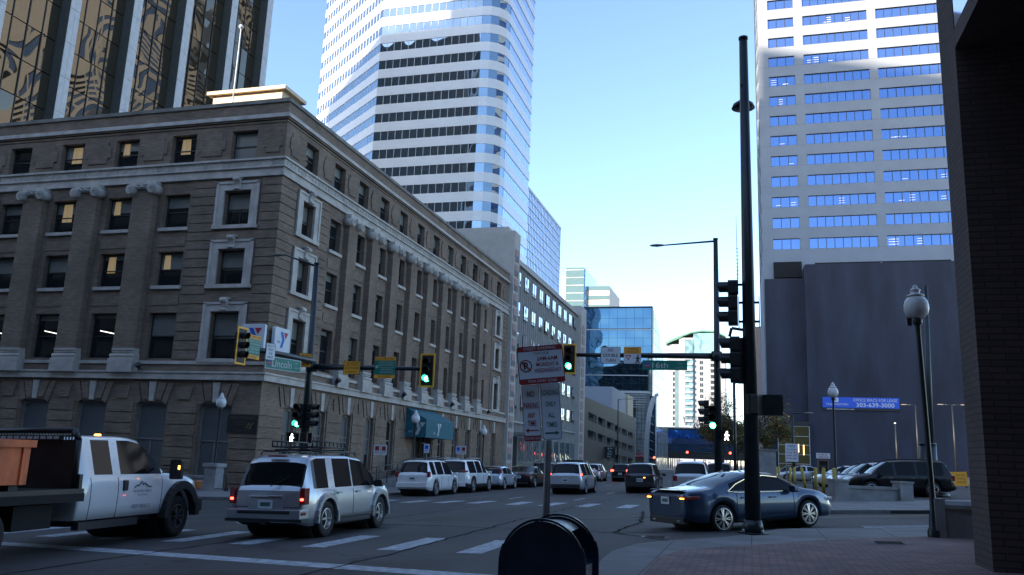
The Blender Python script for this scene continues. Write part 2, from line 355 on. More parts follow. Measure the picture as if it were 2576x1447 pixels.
# tar seams, cracks and patched asphalt
tarm=pm('tar_seam',(.006,.006,.007),.95,spec=.1,var=.3,scale=5); patm=pm('asphalt_patch',(.055,.053,.056),.8,var=.3,scale=3,detail=8,bump=.4,bscale=60,bdist=.004); pat2=pm('dark_asphalt_patch',(.014,.014,.015),.7,var=.35,scale=3,detail=8)
rs=random.Random(11)
def seam(pts,w_=.05,h=.005):
    t=MB(); P=[]
    for i in range(len(pts)-1):
        a=Vector(pts[i]+(0,)); b=Vector(pts[i+1]+(0,)); n=max(2,int((b-a).length/.35))
        for k in range(n): q=a+(b-a)*k/n; P.append((q.x+rs.uniform(-.05,.05),q.y+rs.uniform(-.05,.05)))
    P.append(pts[-1])
    for i in range(len(P)-1):
        d=Vector((P[i+1][0]-P[i][0],P[i+1][1]-P[i][1])).normalized(); n=Vector((-d.y,d.x))*w_*rs.uniform(.4,.8)
        q=[(P[i][0]-n.x,P[i][1]-n.y),(P[i+1][0]-n.x,P[i+1][1]-n.y),(P[i+1][0]+n.x,P[i+1][1]+n.y),(P[i][0]+n.x,P[i][1]+n.y)]
        t.add([(x,y,zg(x)+h) for x,y in q],[(0,1,2,3)],tarm)
    struct('tar_seam',t.build('tar_seam'))
seam([(-1.6,18.6),(-3.2,20.5),(-3.0,24),(-3.6,30)],.08); seam([(-14,20.5),(-8,21),(-3,20.4),(1.5,23.6)]); seam([(-6.4,5),(-6.2,14),(-6.5,24),(-6.3,40)],.04); seam([(-10.2,8),(-10.3,20),(-10.0,31)],.04)
seam([(-5.8,24.5),(-2,25.5),(3,28.4),(8,31.2)],.05); seam([(-13.6,36),(-13.5,60)],.04); seam([(-3.4,26.2),(-1.2,29.8)],.09); seam([(-8.6,9.2),(-5.4,10.2),(-2.6,10.0)],.05)
for poly,m_ in (([(-5.9,18.2),(-3.9,18.0),(-3.7,19.6),(-5.7,19.9)],patm),([(-9.2,22.5),(-6.6,22.8),(-6.8,25.0),(-9.3,24.8)],pat2),([(-4.5,38),(-2.6,38),(-2.6,43),(-4.5,43)],patm),([(-12.8,24.0),(-11.6,24.0),(-11.5,27),(-12.7,27)],pat2),([(-1.2,24.6),(.8,25.7),(.2,26.9),(-1.8,25.8)],patm),([(-8.1,9.6),(-6.6,9.4),(-6.4,11.2),(-8,11.3)],pat2)):
    slab('asphalt_patch',poly,None,.0025,m_)
# manholes
def manhole(x,y,r,h,label):
    t=MB(); n=20; t.lathe([(0.001,.0),(r*.3,.0),(r*.86,.0),(r*.9,-.006),(r,.0)],(0,0,0),dark,n)
    for k in range(-3,4): t.box(-r*.6,r*.6,k*r*.2-.012,k*r*.2+.012,.001,.008,dark)
    o=t.build('manhole_cover',loc=(x,y,zg(x)+h),rot=(0,-math.atan(SL),0)); tag(o,label,'manhole cover'); return o
manhole(2.61,18.4,.42,.131,'round dark iron manhole cover set in the brick pavement')
manhole(-2.1,19.6,.36,.006,'round manhole cover in the asphalt just behind the mailbox corner')
# ---------------------------------------------------------------- corner brick building
BX=-25.94; BY=40.43; YE=88.0; XW=-64.0; ZB=-2.4; ZT=21.9
FE=Fac('E',BX); FS=Fac('S',BY)
bb=thing('brick_office_building','five storey tan brick corner building with white scroll capitals, terracotta cornice and framed corner windows','building',(-45,64,-1.5))
EC=[43.55]+[47.25+3.6*k for k in range(10)]+[84.3]
SC=[-28.75]+[-33.0-4.17*k for k in range(7)]
rowsW={5:(18.25,20.1,1.5,1.75),4:(14.2,16.3,1.45,1.8),3:(10.65,12.75,1.45,1.8),2:(6.35,9.05,1.5,1.9),1:(0.9,3.85,1.3,2.1)}
def openings(cs,side):
    H=[]
    for r,(a,b,we,ws_) in rowsW.items():
        for i,c in enumerate(cs):
            wd=(we if side=='E' else ws_)
            if side=='E' and r==1:
                if i==5: continue
            if side=='S' and r==1: a1=-1.2
            else: a1=a
            if side=='E' and r==1: a1=.2
            H.append((c-wd/2,c+wd/2,a1,b,r,i))
    return H
HE=openings(EC,'E'); HS=openings(SC,'S')
door=(62.9,66.6,-.5,3.2)
wb=MB(); DP=.42
FE.wall(wb,BY,YE,ZB,ZT,[h[:4] for h in HE]+[door],brick,DP); FS.wall(wb,XW,BX,ZB,ZT,[h[:4] for h in HS],brick,DP)
wb.quad((XW,BY,ZB),(XW,YE,ZB),(XW,YE,ZT),(XW,BY,ZT),brick); wb.quad((XW,YE,ZB),(BX,YE,ZB),(BX,YE,ZT),(XW,YE,ZT),brick)
wb.box(XW+.01,BX-DP-.05,BY+DP+.05,YE-.01,ZB,ZT-.6,underb)
# rusticated corner courses
def courses(F,u0,u1,z0,z1,n,holes,proud=.055,gap=.055):
    h=(z1-z0)/n
    for k in range(n):
        a=z0+k*h+gap/2; b=z0+(k+1)*h-gap/2; c=(a+b)/2
        cut=sorted([(p,q) for p,q,r,s in holes if r<c<s]); u=u0
        for p,q in cut:
            if p>u: F.box(wb,u,p,a,b,0,proud,brick)
            u=max(u,q)
        if u<u1: F.box(wb,u,u1,a,b,0,proud,brick)
frames=[(13.9,17.02),(10.4,13.45),(6.27,9.65)]
courses(FE,BY-.055,46.2,6.3,17.1,20,[(42.1,45.05,a-.05,b) for a,b in frames])
courses(FE,82.3,YE,6.3,17.1,20,[(82.85,85.75,a-.05,b) for a,b in frames])
courses(FS,-31.95,BX,6.3,17.1,20,[(-30.3,-27.2,a-.05,b) for a,b in frames])
# ground floor courses between openings (with grooves) and voussoir panels above
def groundfloor(F,u0,u1,cs,hw,skip=None):
    h=.62
    edges=[]
    holes=[(c-hw-.12,c+hw+.12,-3,3.95) for c in cs]+([skip] if skip else [])
    for k in range(8):
        a=-1.1+k*h+.03; b=a+h-.06
        if b>4: break
        c=(a+b)/2; u=u0
        for p,q,r,s in sorted(holes):
            if r<c<s:
                if p>u: F.box(wb,u,p,a,b,0,.07,brick)
                u=max(u,q)
        if u<u1: F.box(wb,u,u1,a,b,0,.07,brick)
    for i,c in enumerate(cs):
        # fan of voussoirs: raised slanting pieces either side of the keystone
        for sgn in (-1,1):
            F.poly(wb,[(c+sgn*.22,3.98),(c+sgn*.62,3.98),(c+sgn*.95,4.98),(c+sgn*.36,4.98)],0,.09,brick)
            F.poly(wb,[(c+sgn*.70,3.90),(c+sgn*1.0,3.72),(c+sgn*1.42,4.98),(c+sgn*1.03,4.98)],0,.075,brick)
        nx=cs[i+1] if i+1<len(cs) else None
        if nx: 
            m=(c+nx)/2; d=abs(nx-c)/2-1.55
            if d>.2: F.poly(wb,[(m-d*.7,4.02),(m+d*.7,4.02),(m+d,4.75),(m-d,4.75)],0,.075,brick)
cE=EC[:]; groundfloor(FE,BY-.07,YE,[c for c in cE if abs(c-65)>1.9],.68,(62.7,66.8,-3,3.4)); groundfloor(FS,XW,BX,list(reversed(SC)),1.08)
# attic panels
def plaque(F,c,w_):
    a=w_/2; z0,z1=18.6,20.0
    p=[(c-a,z0+.35),(c-a*.75,z0+.35),(c-a*.75,z0),(c+a*.75,z0),(c+a*.75,z0+.35),(c+a,z0+.35),(c+a,z1-.3),(c+a*.75,z1-.3),(c+a*.75,z1),(c-a*.75,z1),(c-a*.75,z1-.3),(c-a,z1-.3)]
    F.poly(wb,p,0,.07,brick)
for c in [41.55,45.6]+[49.05+3.6*k for k in range(9)]+[82.0,86.6]: plaque(FE,c,1.3)
for c in [-26.75,-30.95]+[-35.1-4.17*k for k in range(6)]: plaque(FS,c,1.2 if c>-27 else 1.9)
# string courses (both visible faces), butt jointed at the corner
def band(z0,z1,o,m,mbx,e=0):
    mbx.box(BX,BX+o,BY-o,YE,z0,z1,m); mbx.box(XW,BX,BY-o,BY,z0,z1,m)
band(21.72,21.95,.10,stoned,wb); band(20.62,20.72,.12,brick,wb); band(20.45,20.55,.06,brick,wb)
band(5.62,6.02,.05,brick,wb)
wb.build('wall',bb,True)
tr=MB()
band(20.72,20.9,.22,stone,tr); band(20.9,21.0,.14,stone,tr)
band(17.28,17.62,.10,stone,tr); band(17.62,17.74,.22,stone,tr); band(17.74,18.1,.14,stone,tr); band(18.1,18.22,.26,stone,tr)
band(6.02,6.2,.14,stone,tr); band(5.14,5.5,.28,stone,tr); band(5.5,5.6,.36,stone,tr); band(17.1,17.28,.18,stone,tr)
# scroll ornament along the frieze
def scrolls(F,u0,u1,z,o,st=.42):
    n=int(abs(u1-u0)/st); 
    for i in range(n):
        u=u0+(u1-u0)*(i+.5)/n
        for k in range(5):
            a=R(40+65*k); b=R(40+65*(k+1)); r=.12
            A=F.p(u+r*math.cos(a),z+r*math.sin(a),o); B=F.p(u+r*math.cos(b)*(.8 if k>2 else 1),z+r*math.sin(b)*(.8 if k>2 else 1),o)
            tr.bar(A,B,.045,.045,stone)
scrolls(FE,BY,YE,17.92,.15); scrolls(FS,-52,BX,17.92,.15)
tr.build('cornice',bb,True)
# roof and parapet cap
rf=MB(); rf.box(XW,BX-.3,BY+.3,YE-.01,21.2,21.3,stoned); rf.build('roof',bb,True)
# pilasters: shaft with volute capital and moulded base
def pilaster_meshes(w_,p_):
    sh=MB(); sh.box(-w_/2+.12,w_/2-.12,-p_+.1,0,6.9,16.75,brick); sh=sh.mesh('pilaster')
    b=MB(); b.box(-w_/2,w_/2,-p_-.02,0,5.5,6.28,stone); b.box(-w_/2+.06,w_/2-.06,-p_+.04,0,6.28,6.36,stone)
    for z,r,o in ((6.46,.12,.0),(6.68,.085,.06)):
        pts=[]
        for k in range(9):
            a=R(-90+180*k/8); pts.append((r*math.cos(a),z+r*math.sin(a)))
        prof=[(-p_+.14+o-x,zz) for x,zz in pts]+[(0,z+r),(0,z-r)]
        b.prism([(y,z_) for y,z_ in prof],-w_/2+.04+o,w_/2-.04-o,stone,'x',True)
    b.box(-w_/2+.1,w_/2-.1,-p_+.08,0,6.76,6.9,stone)
    b=b.mesh('base')
    c=MB(); c.box(-w_/2+.02,w_/2-.02,-p_-.02,0,16.85,17.08,stone); c.box(-w_/2+.1,w_/2-.1,-p_+.06,0,16.6,16.85,stone)
    for sx in (-1,1):
        cx=sx*(w_/2-.1); 
        c.cyl((cx,-p_-.2,16.55),(cx,-.02,16.55),.3,.3,stone,18)
        for rr,dd in ((.3,.03),(.21,.06),(.12,.09),(.06,.13)): c.lathe([(rr,-p_-.2-dd),(rr*.8,-p_-.2-dd-.015),(rr*.62,-p_-.2-dd)],(cx,0,16.55),stone,16,'y')
    for k in range(5):
        a=R(30+30*k); c.bar((0,-p_-.06,16.72),(.22*math.cos(a),-p_-.14,16.72+.2*math.sin(a)),.07,.05,stone)
    c.lathe([(.001,-.09),(.07,-.07),(.09,0),(.07,.07),(.001,.09)],(0,-p_-.12,16.7),stone,8,'y')
    c.tube([(-w_/2+.3,-p_-.1,16.78),(0,-p_-.1,16.6),(w_/2-.3,-p_-.1,16.78)],.05,stone)
    return sh,b,c.mesh('capital')
pe=pilaster_meshes(1.5,.5); ps=pilaster_meshes(1.75,.55)
Lb=Vector(bb.location)
def put_pil(ms,loc,rz):
    o=inst('pilaster',ms[0],bb,Vector(loc)-Lb,(0,0,rz)); inst('base',ms[1],o,(0,0,0)); inst('capital',ms[2],o,(0,0,0))
for k in range(9): put_pil(pe,(BX,49.02+3.6*k,0),PI/2)
for k in range(6): put_pil(ps,(-35.1-4.17*k,BY,0),0)
# windows: local frame faces -Y at y=0 being the glass plane
def win_mesh(w_,h_,style,bl):
    t=MB(); f=.07
    t.box(-w_/2,w_/2,0,.05,0,f,wframe); t.box(-w_/2,w_/2,0,.05,h_-f,h_,wframe); t.box(-w_/2,-w_/2+f,-.02,.05,f,h_-f,wframe); t.box(w_/2-f,w_/2,-.02,.05,f,h_-f,wframe)
    zm=h_*.5; t.box(-w_/2+f,w_/2-f,-.03,.03,zm-.035,zm+.035,wframe)
    if style=='split': t.box(-.03,.03,-.025,.03,f,zm-.035,wframe)
    g=MB(); zb=h_-f-(h_-2*f)*bl
    if zb>f+.02: g.quad((-w_/2+f,.03,f),(w_/2-f,.03,f),(w_/2-f,.03,zb),(-w_/2+f,.03,zb),glassd)
    if bl>0: g.quad((-w_/2+f,.025,zb),(w_/2-f,.025,zb),(w_/2-f,.025,h_-f),(-w_/2+f,.025,h_-f),blind)
    if style=='curtain':
        q_=bl*10%1; a_=-w_/2+.12+.5*q_; b_=a_+w_*(.22+.3*q_); z_=h_*(.55-.25*q_)
        g.quad((a_,.018,z_),(b_,.018,z_),(b_-.06,.018,h_*.93),(a_+.05,.018,h_*.93),curt)
    if style=='lampstrip':
        g.quad((-w_*.25,.018,h_*.62),(w_*.3,.018,h_*.55),(w_*.3,.018,h_*.57),(-w_*.25,.018,h_*.638),roomlight)
    return t.mesh('window'),g.mesh('pane')
wc={}
def place_win(F,u0,u1,z0,z1,style,bl,rz):
    k=(round(u1-u0,2),round(z1-z0,2),style,round(bl,2))
    if k not in wc: wc[k]=win_mesh(u1-u0,z1-z0,style,bl)
    p=Vector(F.p((u0+u1)/2,z0,-DP+.06))-Lb
    o=inst('window',wc[k][0],bb,p,(0,0,rz)); inst('pane',wc[k][1],o,(0,0,0)); return o
def sill_mesh(w_):
    t=MB(); t.box(-w_/2-.12,w_/2+.12,-.16,DP-.1,-.2,0,stone); return t.mesh('sill')
sills={}
def surround_mesh(w_,z0,z1,ow):  # framed corner window, origin at window bottom centre on wall plane
    t=MB(); h=z1-z0
    for a,b in ((-ow/2,-w_/2),(w_/2,ow/2)): t.box(a,b,-.13,0.02,0,h+.02,stone)
    t.box(-ow/2,ow/2,-.13,0.02,h+.02,h+.5,stone)
    for a,b,c,d in ((-ow/2-.06,-ow/2+.1,0,h+.5),(ow/2-.1,ow/2+.06,0,h+.5)): t.box(a,b,-.19,-.1,c,d,stone)
    t.box(-ow/2-.06,ow/2+.06,-.19,-.1,h+.42,h+.56,stone); t.box(-ow/2-.12,ow/2+.12,-.2,.02,-.22,0,stone)
    t.box(-w_/2-.05,w_/2+.05,-.15,-.1,h+.02,h+.1,stone)
    p=[(-.3,h+.72),(-.36,h+.55),(-.26,h+.38),(-.2,h+.2),(-.24,h+.02),(-.13,h-.02),(-.1,h+.72)]
    t.prism(p,-.19,.19,stone,'x'); t.cyl((-.22,-.33,h+.64),(.22,-.33,h+.64),.12,.12,stone,12); t.cyl((-.2,-.24,h+.1),(.2,-.24,h+.1),.08,.08,stone,10)
    t.box(-.26,.26,-.34,0,h+.72,h+.8,stone)
    return t.mesh('surround')
for side,H,F,rz,rr in (('E',HE,FE,PI/2,random.Random(3)),('S',HS,FS,0,random.Random(5))):
    for u0,u1,z0,z1,r,i in H:
        corner=(i==0 or (side=='E' and i==11))
        if side=='S' and u1<-50: continue
        if r==1:
            k=(side,'g')
            if k not in wc:
                t=MB(); w_=u1-u0; h_=z1-z0
                for a,b in ((-w_/2,-w_/2+.12),(w_/2-.12,w_/2)): t.box(a,b,-.06,.05,0,h_,stoned)
                t.box(-w_/2+.12,w_/2-.12,-.04,.05,h_*.58,h_*.58+.09,stoned); t.box(-.04,.04,-.03,.04,0,h_*.58,stoned)
                n=8; pts=[(-w_/2+.12,h_-.32)]+[(-(w_/2-.12)*math.cos(PI*j/n),h_-.32+.22*math.sin(PI*j/n)) for j in range(1,n)]+[(w_/2-.12,h_-.32),(w_/2-.12,h_-.002),(-w_/2+.12,h_-.002)]
                t.prism(pts,-.05,.05,stoned,'y')
                g=MB(); g.quad((-w_/2+.1,.02,0),(w_/2-.1,.02,0),(w_/2-.1,.02,h_-.05),(-w_/2+.1,.02,h_-.05),blindp if side=='S' else glassd)
                wc[k]=(t.mesh('window'),g.mesh('pane'))
                if side=='E':
                    g2=MB(); g2.quad((-w_/2+.1,.02,h_*.3),(w_/2-.1,.02,h_*.3),(w_/2-.1,.02,h_-.05),(-w_/2+.1,.02,h_-.05),blindp); g2.quad((-w_/2+.1,.02,0),(w_/2-.1,.02,0),(w_/2-.1,.02,h_*.3),(-w_/2+.1,.02,h_*.3),glassd); wc[('E','g2')]=(wc[k][0],g2.mesh('pane'))
            kk=wc[k] if (side=='S' or i not in (0,1,2,3)) else wc[('E','g2')]
            p=Vector(F.p((u0+u1)/2,z0,-.3))-Lb
            o=inst('window',kk[0],bb,p,(0,0,rz)); inst('pane',kk[1],o,(0,0,0))
            if 'key' not in wc:
                t=MB(); t.prism([(-.15,3.9),(.15,3.9),(.24,5.0),(-.24,5.0)],-.13,0,stone,'y'); wc['key']=t.mesh('keystone')
            inst('keystone',wc['key'],o,(0,-.3,-z0),(0,0,0)); continue
        st='plain'; bl=rr.choice([.1,.3,.5,.55,.35,.75])
        if side=='S' and r==5: st='curtain' if i in (1,2,3) else 'plain'; bl=[.9,.06,.33,.58,.02,.0,.0,.0,.0][i]
        if side=='S' and r==4 and i in (2,3): st='curtain'; bl=.42 if i==2 else .37
        if side=='S' and r==3 and i in (2,1): st='curtain'; bl=.14 if i==2 else .52
        if side=='S' and r==2: st='lampstrip' if i in (2,3,4) else 'plain'; bl=[.55,.5,.08,.12,.1,.2][min(i,5)]
        if corner and r in (3,4): st='split' if r==4 else 'plain'; bl=.55
        if side=='E' and r==2: bl=rr.choice([.5,.6,.1,.4])
        if side=='E' and r in(3,4) and not corner: bl=rr.choice([0,0,.2,.5,.1])
        o=place_win(F,u0,u1,z0,z1,st,bl,rz); wd=u1-u0
        if corner and r in (2,3,4):
            k=('sur',side,r)
            if k not in wc: wc[k]=surround_mesh(wd,z0,z1,2.75 if side=='S' else 2.6)
            inst('surround',wc[k],o,(0,-DP+.06,0))
        elif r in (3,4):
            k=round(wd,2)
            if k not in sills: sills[k]=sill_mesh(wd)
            inst('sill',sills[k],o,(0,-DP+.06,0))
            if ('pan',k) not in sills:
                t=MB(); t.box(-wd/2-.05,wd/2+.05,-.045,.01,-1.15,-.55,brick); sills[('pan',k)]=t.mesh('spandrel_panel')
            inst('spandrel_panel',sills[('pan',k)],o,(0,-DP+.06,0))
# entrance door under awning
t=MB(); FE.box(t,62.9,66.6,-.5,3.2,-.5,-.42,wframe)
for u in (63.9,64.8,65.7): FE.box(t,u-.04,u+.04,-.4,3.1,-.42,-.36,stoned)
t.build('entrance_door',bb,True)
# awning
aw=thing('awning','dark teal fabric awning with white Y emblem over the brick building entrance','awning',(BX,62,2.7))
teal=pm('teal_canvas',(.012,.11,.15),.6,var=.12,scale=3); tealL=pm('white_print',(.45,.5,.53),.5)
t=MB(); x0,x1=BX+.02,-24.15; y0,y1=60.8,67.1
t.add([(x0,y0,5.05),(x0,y1,5.05),(x1,y1,4.15),(x1,y0,4.15),(x1,y1,2.75),(x1,y0,2.75),(x0,y0,2.75),(x0,y1,2.75)],[(0,3,2,1),(3,5,4,2),(0,6,5,3),(1,2,4,7)],teal)
t.build('canvas',aw,True)
def ylogo(parent,x,z,s,y,m1,m2,face='-y'):
    t=MB()
    def tr_(p): return [((y,x+a*s,z+b*s) if face=='+x' else (x+a*s,y,z+b*s)) for a,b in p]
    A=tr_([(-.42,.5),(-.12,.5),(.12,.02),(-.1,-.5),(-.36,-.5),(-.16,.0)]); B=tr_([(.0,.5),(.5,.5),(.22,.08)])
    t.add(A,[(0,1,2,5),(5,2,3,4)],m1); t.add(B,[(0,1,2)],m2); return t.build('emblem',parent)
ylogo(aw,1.6,.72,1.0,x1+.02-BX,tealL,tealL,'+x'); ylogo(aw,1.25,.72,.95,y0-.02-62,tealL,tealL)
text('the',aw,.62,.45,.24,.42,tealL,y=x1+.02-BX,face='+x'); text('the',aw,.5,.5,.2,.34,tealL,y=y0-.02-62)
# corner emblem signs
def ybox(F,u,z,w_,h_,label,th):
    p=F.p(u,z,.35); rz=0 if F.k=='S' else PI/2
    o=thing('emblem_sign',label,'sign',p,rz)
    t=MB(); t.prism(rrect(-w_/2,w_/2,-h_/2,h_/2,.12),-.1,.1,signw,'y'); t.box(-w_/2+.2,w_/2-.2,.1,.36,-.04,.04,dark); t.build('sign_box',o)
    ylogo(o,.12,.05,h_*.62,-.112,pm('logo_blue',(.01,.1,.45),.5),pm('logo_red',(.45,.02,.05),.5))
    if th: text('the',o,-.38,-.08,.18,.34,MATS['logo_blue'],y=-.112)
    return o
ybox(FS,-26.55,7.55,1.5,1.45,'white square sign with Y emblem on the shaded side of the brick corner',False)
ybox(FE,41.35,7.5,1.6,1.45,'white square sign reading the Y right of the brick corner',True)
# plaque
pl=thing('plaque','dark bronze plaque with gold lettering on the brick wall left of the corner','plaque',(-26.85,BY-.1,2.75))
t=MB(); t.box(-.95,.95,-.03,.03,-.5,.5,signbk); t.build('panel',pl)
gold=pm('gold_letters',(.22,.15,.07),.5); grl=pm('dim_letters',(.09,.085,.08),.5)
text('RENAISSANCE',pl,0,.34,.15,1.6,grl,y=-.035)
for k,(z_,w_) in enumerate(((.12,1.2),(-.02,.9),(-.34,1.4))): text(['Property Management','offices','leasing information'][k],pl,-.15*(k<2),z_,.07,w_*.8,grl,y=-.035)
t=MB()
for a,b in (((.25,-.2),(.45,.05)),((.45,.05),(.52,-.15)),((.52,-.15),(.72,.08)),((.35,-.22),(.6,-.2))): t.bar((a[0],-.04,a[1]),(b[0],-.04,b[1]),.02,.05,gold)
t.build('emblem',pl)
# wall flood lights on ledge
for u in (48.1,58.9,69.8,80.6):
    t=MB(); a=FE.p(u,5.75,.45); t.cyl(a,(a[0]+.25,a[1],a[2]+.25),.1,.19,dark,10); t.cyl((a[0],a[1],5.6),a,.03,.03,dark,6)
    tag(t.build('flood_light',None,True),'small black flood light on the ledge of the long brick facade','flood light','ledge flood lights')
t=MB(); a=FS.p(-37.9+4.1,5.75,.45); t.cyl(a,(a[0],a[1]-.2,a[2]+.2),.1,.19,dark,10); t.cyl((a[0],a[1],5.6),a,.03,.03,dark,6)
tag(t.build('flood_light',None,True),'black flood light on the ledge of the shaded brick facade left of the corner','flood light')
# rooftop penthouse and flagpole
ph=thing('roof_penthouse','sunlit cream rooftop box with overhanging lid above the brick parapet','rooftop box',(-35,54,21.3))
crm=pm('cream_panel',(.62,.50,.36),.7,var=.1,scale=1); t=MB(); t.box(-38.7,-32.8,50,52.5,21.3,27.45,crm); t.build('walls',ph,True)
t=MB(); t.box(-39.1,-32.4,49.7,52.8,27.45,27.72,crm); t.build('roof',ph,True)
t=MB(); t.prism([(-36.4,27.72),(-36.2,27.95),(-35.9,28.1),(-35.5,28.1),(-35.5,27.72)],50.5,52,stoned,'y'); t.box(-35.49,-34.6,50.5,52,27.72,28.15,stoned); t.build('roof_vent',ph,True)
fp=thing('flagpole','thin white flagpole with a ball tip on the brick building roof','flagpole',(-31.05,42,21.3))
t=MB(); t.cyl((0,0,0),(0,0,6.6),.05,.03,signw,8); t.build('pole',fp); t=MB(); t.lathe([(.001,-.16),(.11,-.11),(.16,0),(.11,.11),(.001,.16)],(0,0,6.7),signw,14); t.build('ball',fp)
# ---------------------------------------------------------------- cream ribbed building beyond it
FX=Fac('E',-25.5); cb=thing('ribbed_office_building','long pale six storey building with thin vertical ribs and a pink panelled pier','building',(-33,110,-.8))
rib=pm('pale_rib',(.40,.38,.36),.6,var=.1,scale=1); ribp=pm('grey_infill',(.24,.25,.26),.6,var=.15,scale=.8); pink=pm('pink_panel',(.33,.23,.22),.7,var=.25,scale=2,stretch=(1,3,1))
t=MB(); t.box(-50,-25.5,88.2,90.6,-1.4,27.0,rib); t.box(-50,-26.4,90.6,128.2,-1.4,23.6,ribp); t.box(-50,-25.5,128.2,132.4,-1.4,25.6,rib); t.box(-50,-31.5,90.6,128.2,23.6,24.2,rib)
t.box(-26.4,-25.9,90.6,128.2,23.9,24.5,rib); t.box(-26.4,-26.0,90.6,128.2,-1.4,-.2,rib); t.box(-34,-26.5,88.9,90.5,27,27.7,rib)
t.build('wall',cb,True)
t=MB()
for k in range(15):
    z=24.9-k*1.72
    for j in range(4): t.prism([(z-.35+j*.0,0),(z,0)],0,0,pink,'y') if 0 else None
    t=MB(); t.box(-25.5,-25.42,88.55,90.0,z-1.35,z,pink)
    for j in range(6): t.box(-25.42,-25.38,88.65+j*.22,88.72+j*.22,z-1.25,z-.75,ribp)
    t.build('ribbed_pier_panel',cb,True)
    if k>0: t=MB(); t.box(-25.5,-25.42,129,130.9,z-1.35-.6,z-.6,pink); t.build('ribbed_pier_panel',cb,True)
t=MB()
y=91.2
while y<128: t.box(-26.4,-26.12,y-.05,y+.05,-.2,23.9,rib); y+=.98
for z in (5.4,): t.box(-26.4,-26.05,90.6,128.2,z,z+.18,rib)
t.build('vertical_ribs',cb,True)
wmesh=MB(); 
for s_ in (-.48,.5):
    wmesh.box(-.2,.0,s_-.42,s_+.42,0,1.75,wframe); wmesh.quad((.012,s_-.36,.42),(.012,s_+.36,.42),(.012,s_+.36,1.68),(.012,s_-.36,1.68),mirror('bright_window',(.62,.68,.75),.05,.05,.8,.7)); wmesh.quad((.012,s_-.36,.06),(.012,s_+.36,.06),(.012,s_+.36,.36),(.012,s_-.36,.36),glassd)
wm=wmesh.mesh('window'); Lc=Vector(cb.location)
for r in range(5):
    for k in range(10):
        if r>2 and random.random()<.0: continue
        inst('window',wm,cb,Vector((-26.1,92.7+3.73*k,21.45-3.62*r))-Lc)
wm2=MB(); wm2.box(-.1,.02,-1.35,1.35,0,3.0,ribp); 
for s_ in (-.9,0,.9): wm2.quad((.03,s_-.38,.1),(.03,s_+.38,.1),(.03,s_+.38,2.9),(.03,s_-.38,2.9),mirror('teal_shop_glass',(.12,.22,.25),.06,.05,.8,.6))
wm2=wm2.mesh('shop_window')
for k in range(10): inst('shop_window',wm2,cb,Vector((-26.12,92.9+3.73*k,.9))-Lc)
t=MB(); t.box(-25.5,-22.9,90.8,97.5,3.9,4.25,stoned); t.build('entrance_canopy',cb,True)
t=MB(); t.box(-26.38,-26.03,91.0,94.2,-1.0,3.85,underb); t.build('entrance_door',cb,True)
# ---------------------------------------------------------------- parking garage
gm=pm('ribbed_metal',(.095,.082,.072),.6,spec=.15,metal=0,var=.3,scale=1.2,stretch=(1,2.5,.15),bump=.25,bscale=2.5)
gg=thing('parking_garage','low brown metal clad parking garage with long dark ramp openings','parking garage',(-32,168,-.8))
FG=Fac('E',-26.0); t=MB()
Y0,Y1=133.0,199.0
def skew(z,y): return z-1.5*(y-138)/55
ops=[]
for lv,(a,b) in enumerate(((8.06,9.4),(5.05,6.45),(2.1,3.65))):
    for k in range(6):
        ya=138.4+9.6*k; yb=ya+7.9
        if lv==2 and k in (0,1): continue
        ops.append((ya,yb,a,b))
# build sheared wall strips
ys=sorted(set([Y0,Y1]+[o[0] for o in ops]+[o[1] for o in ops]))
for i in range(len(ys)-1):
    a,b=ys[i],ys[i+1]; c=(a+b)/2; zs=[-1.4]
    for o in sorted([o for o in ops if o[0]<c<o[1]],key=lambda o:o[2]): zs+=[o[2],o[3]]
    zs.append(None)
    for j in range(0,len(zs),2):
        lo,hi=zs[j],zs[j+1]
        f=lambda z,y:(11.6 if z is None else (z if z<0 else skew(z,y)))
        t.quad(FG.p(a,f(lo,a)),FG.p(b,f(lo,b)),FG.p(b,f(hi,b)),FG.p(a,f(hi,a)),gm)
        if j>0: t.quad(FG.p(a,f(lo,a)),FG.p(b,f(lo,b)),FG.p(b,f(lo,b),-.5),FG.p(a,f(lo,a),-.5),ribp)
t.box(-50,-26,Y1,Y1+.3,-1.4,11.6,crm); t.box(-50,-26,Y0-.3,Y0,-1.4,11.6,gm)
t.box(-50,-30,Y0,Y1,-1.4,11.0,underb)
t.build('metal_cladding',gg,True)
t=MB()
for ya,yb,a,b in ops: t.bar(FG.p(ya,skew(a,ya)+.45,-.15),FG.p(yb,skew(a,yb)+.45,-.15),.05,.06,stoned); t.bar(FG.p(ya,skew(a,ya)+.2,-.15),FG.p(yb,skew(a,yb)+.2,-.15),.05,.06,stoned)
t.build('railings',gg,True)
for k in range(6):
    t=MB(); ya=138.4+9.6*k+7.9; t.box(-26.6,-26.02,ya+.3,ya+1.3,-1.2,11.2,concl); t.build('column',gg,True)
t=MB(); t.box(-38,-27,170,196,11.6,16.4,pm('lavender_wall',(.36,.38,.45),.7,var=.06)); t.box(-27,-26.6,190,199,11.6,16.4,crm); t.build('stair_tower',gg,True)
ps_=thing('blade_sign','tall narrow dark vertical sign reading PARK on the garage face','sign',(-25.0,155.8,1.9)); t=MB(); t.box(-1.0,1.0,-.1,.1,0,2.1,signbk); t.box(-1.5,-1.0,-.05,.05,.4,.5,dark); t.build('panel',ps_)
for k,ch in enumerate('PARK'): text(ch,ps_,0,1.75-.48*k,.34,.9,pm('pale_letter',(.3,.4,.4),.5),y=-.11)
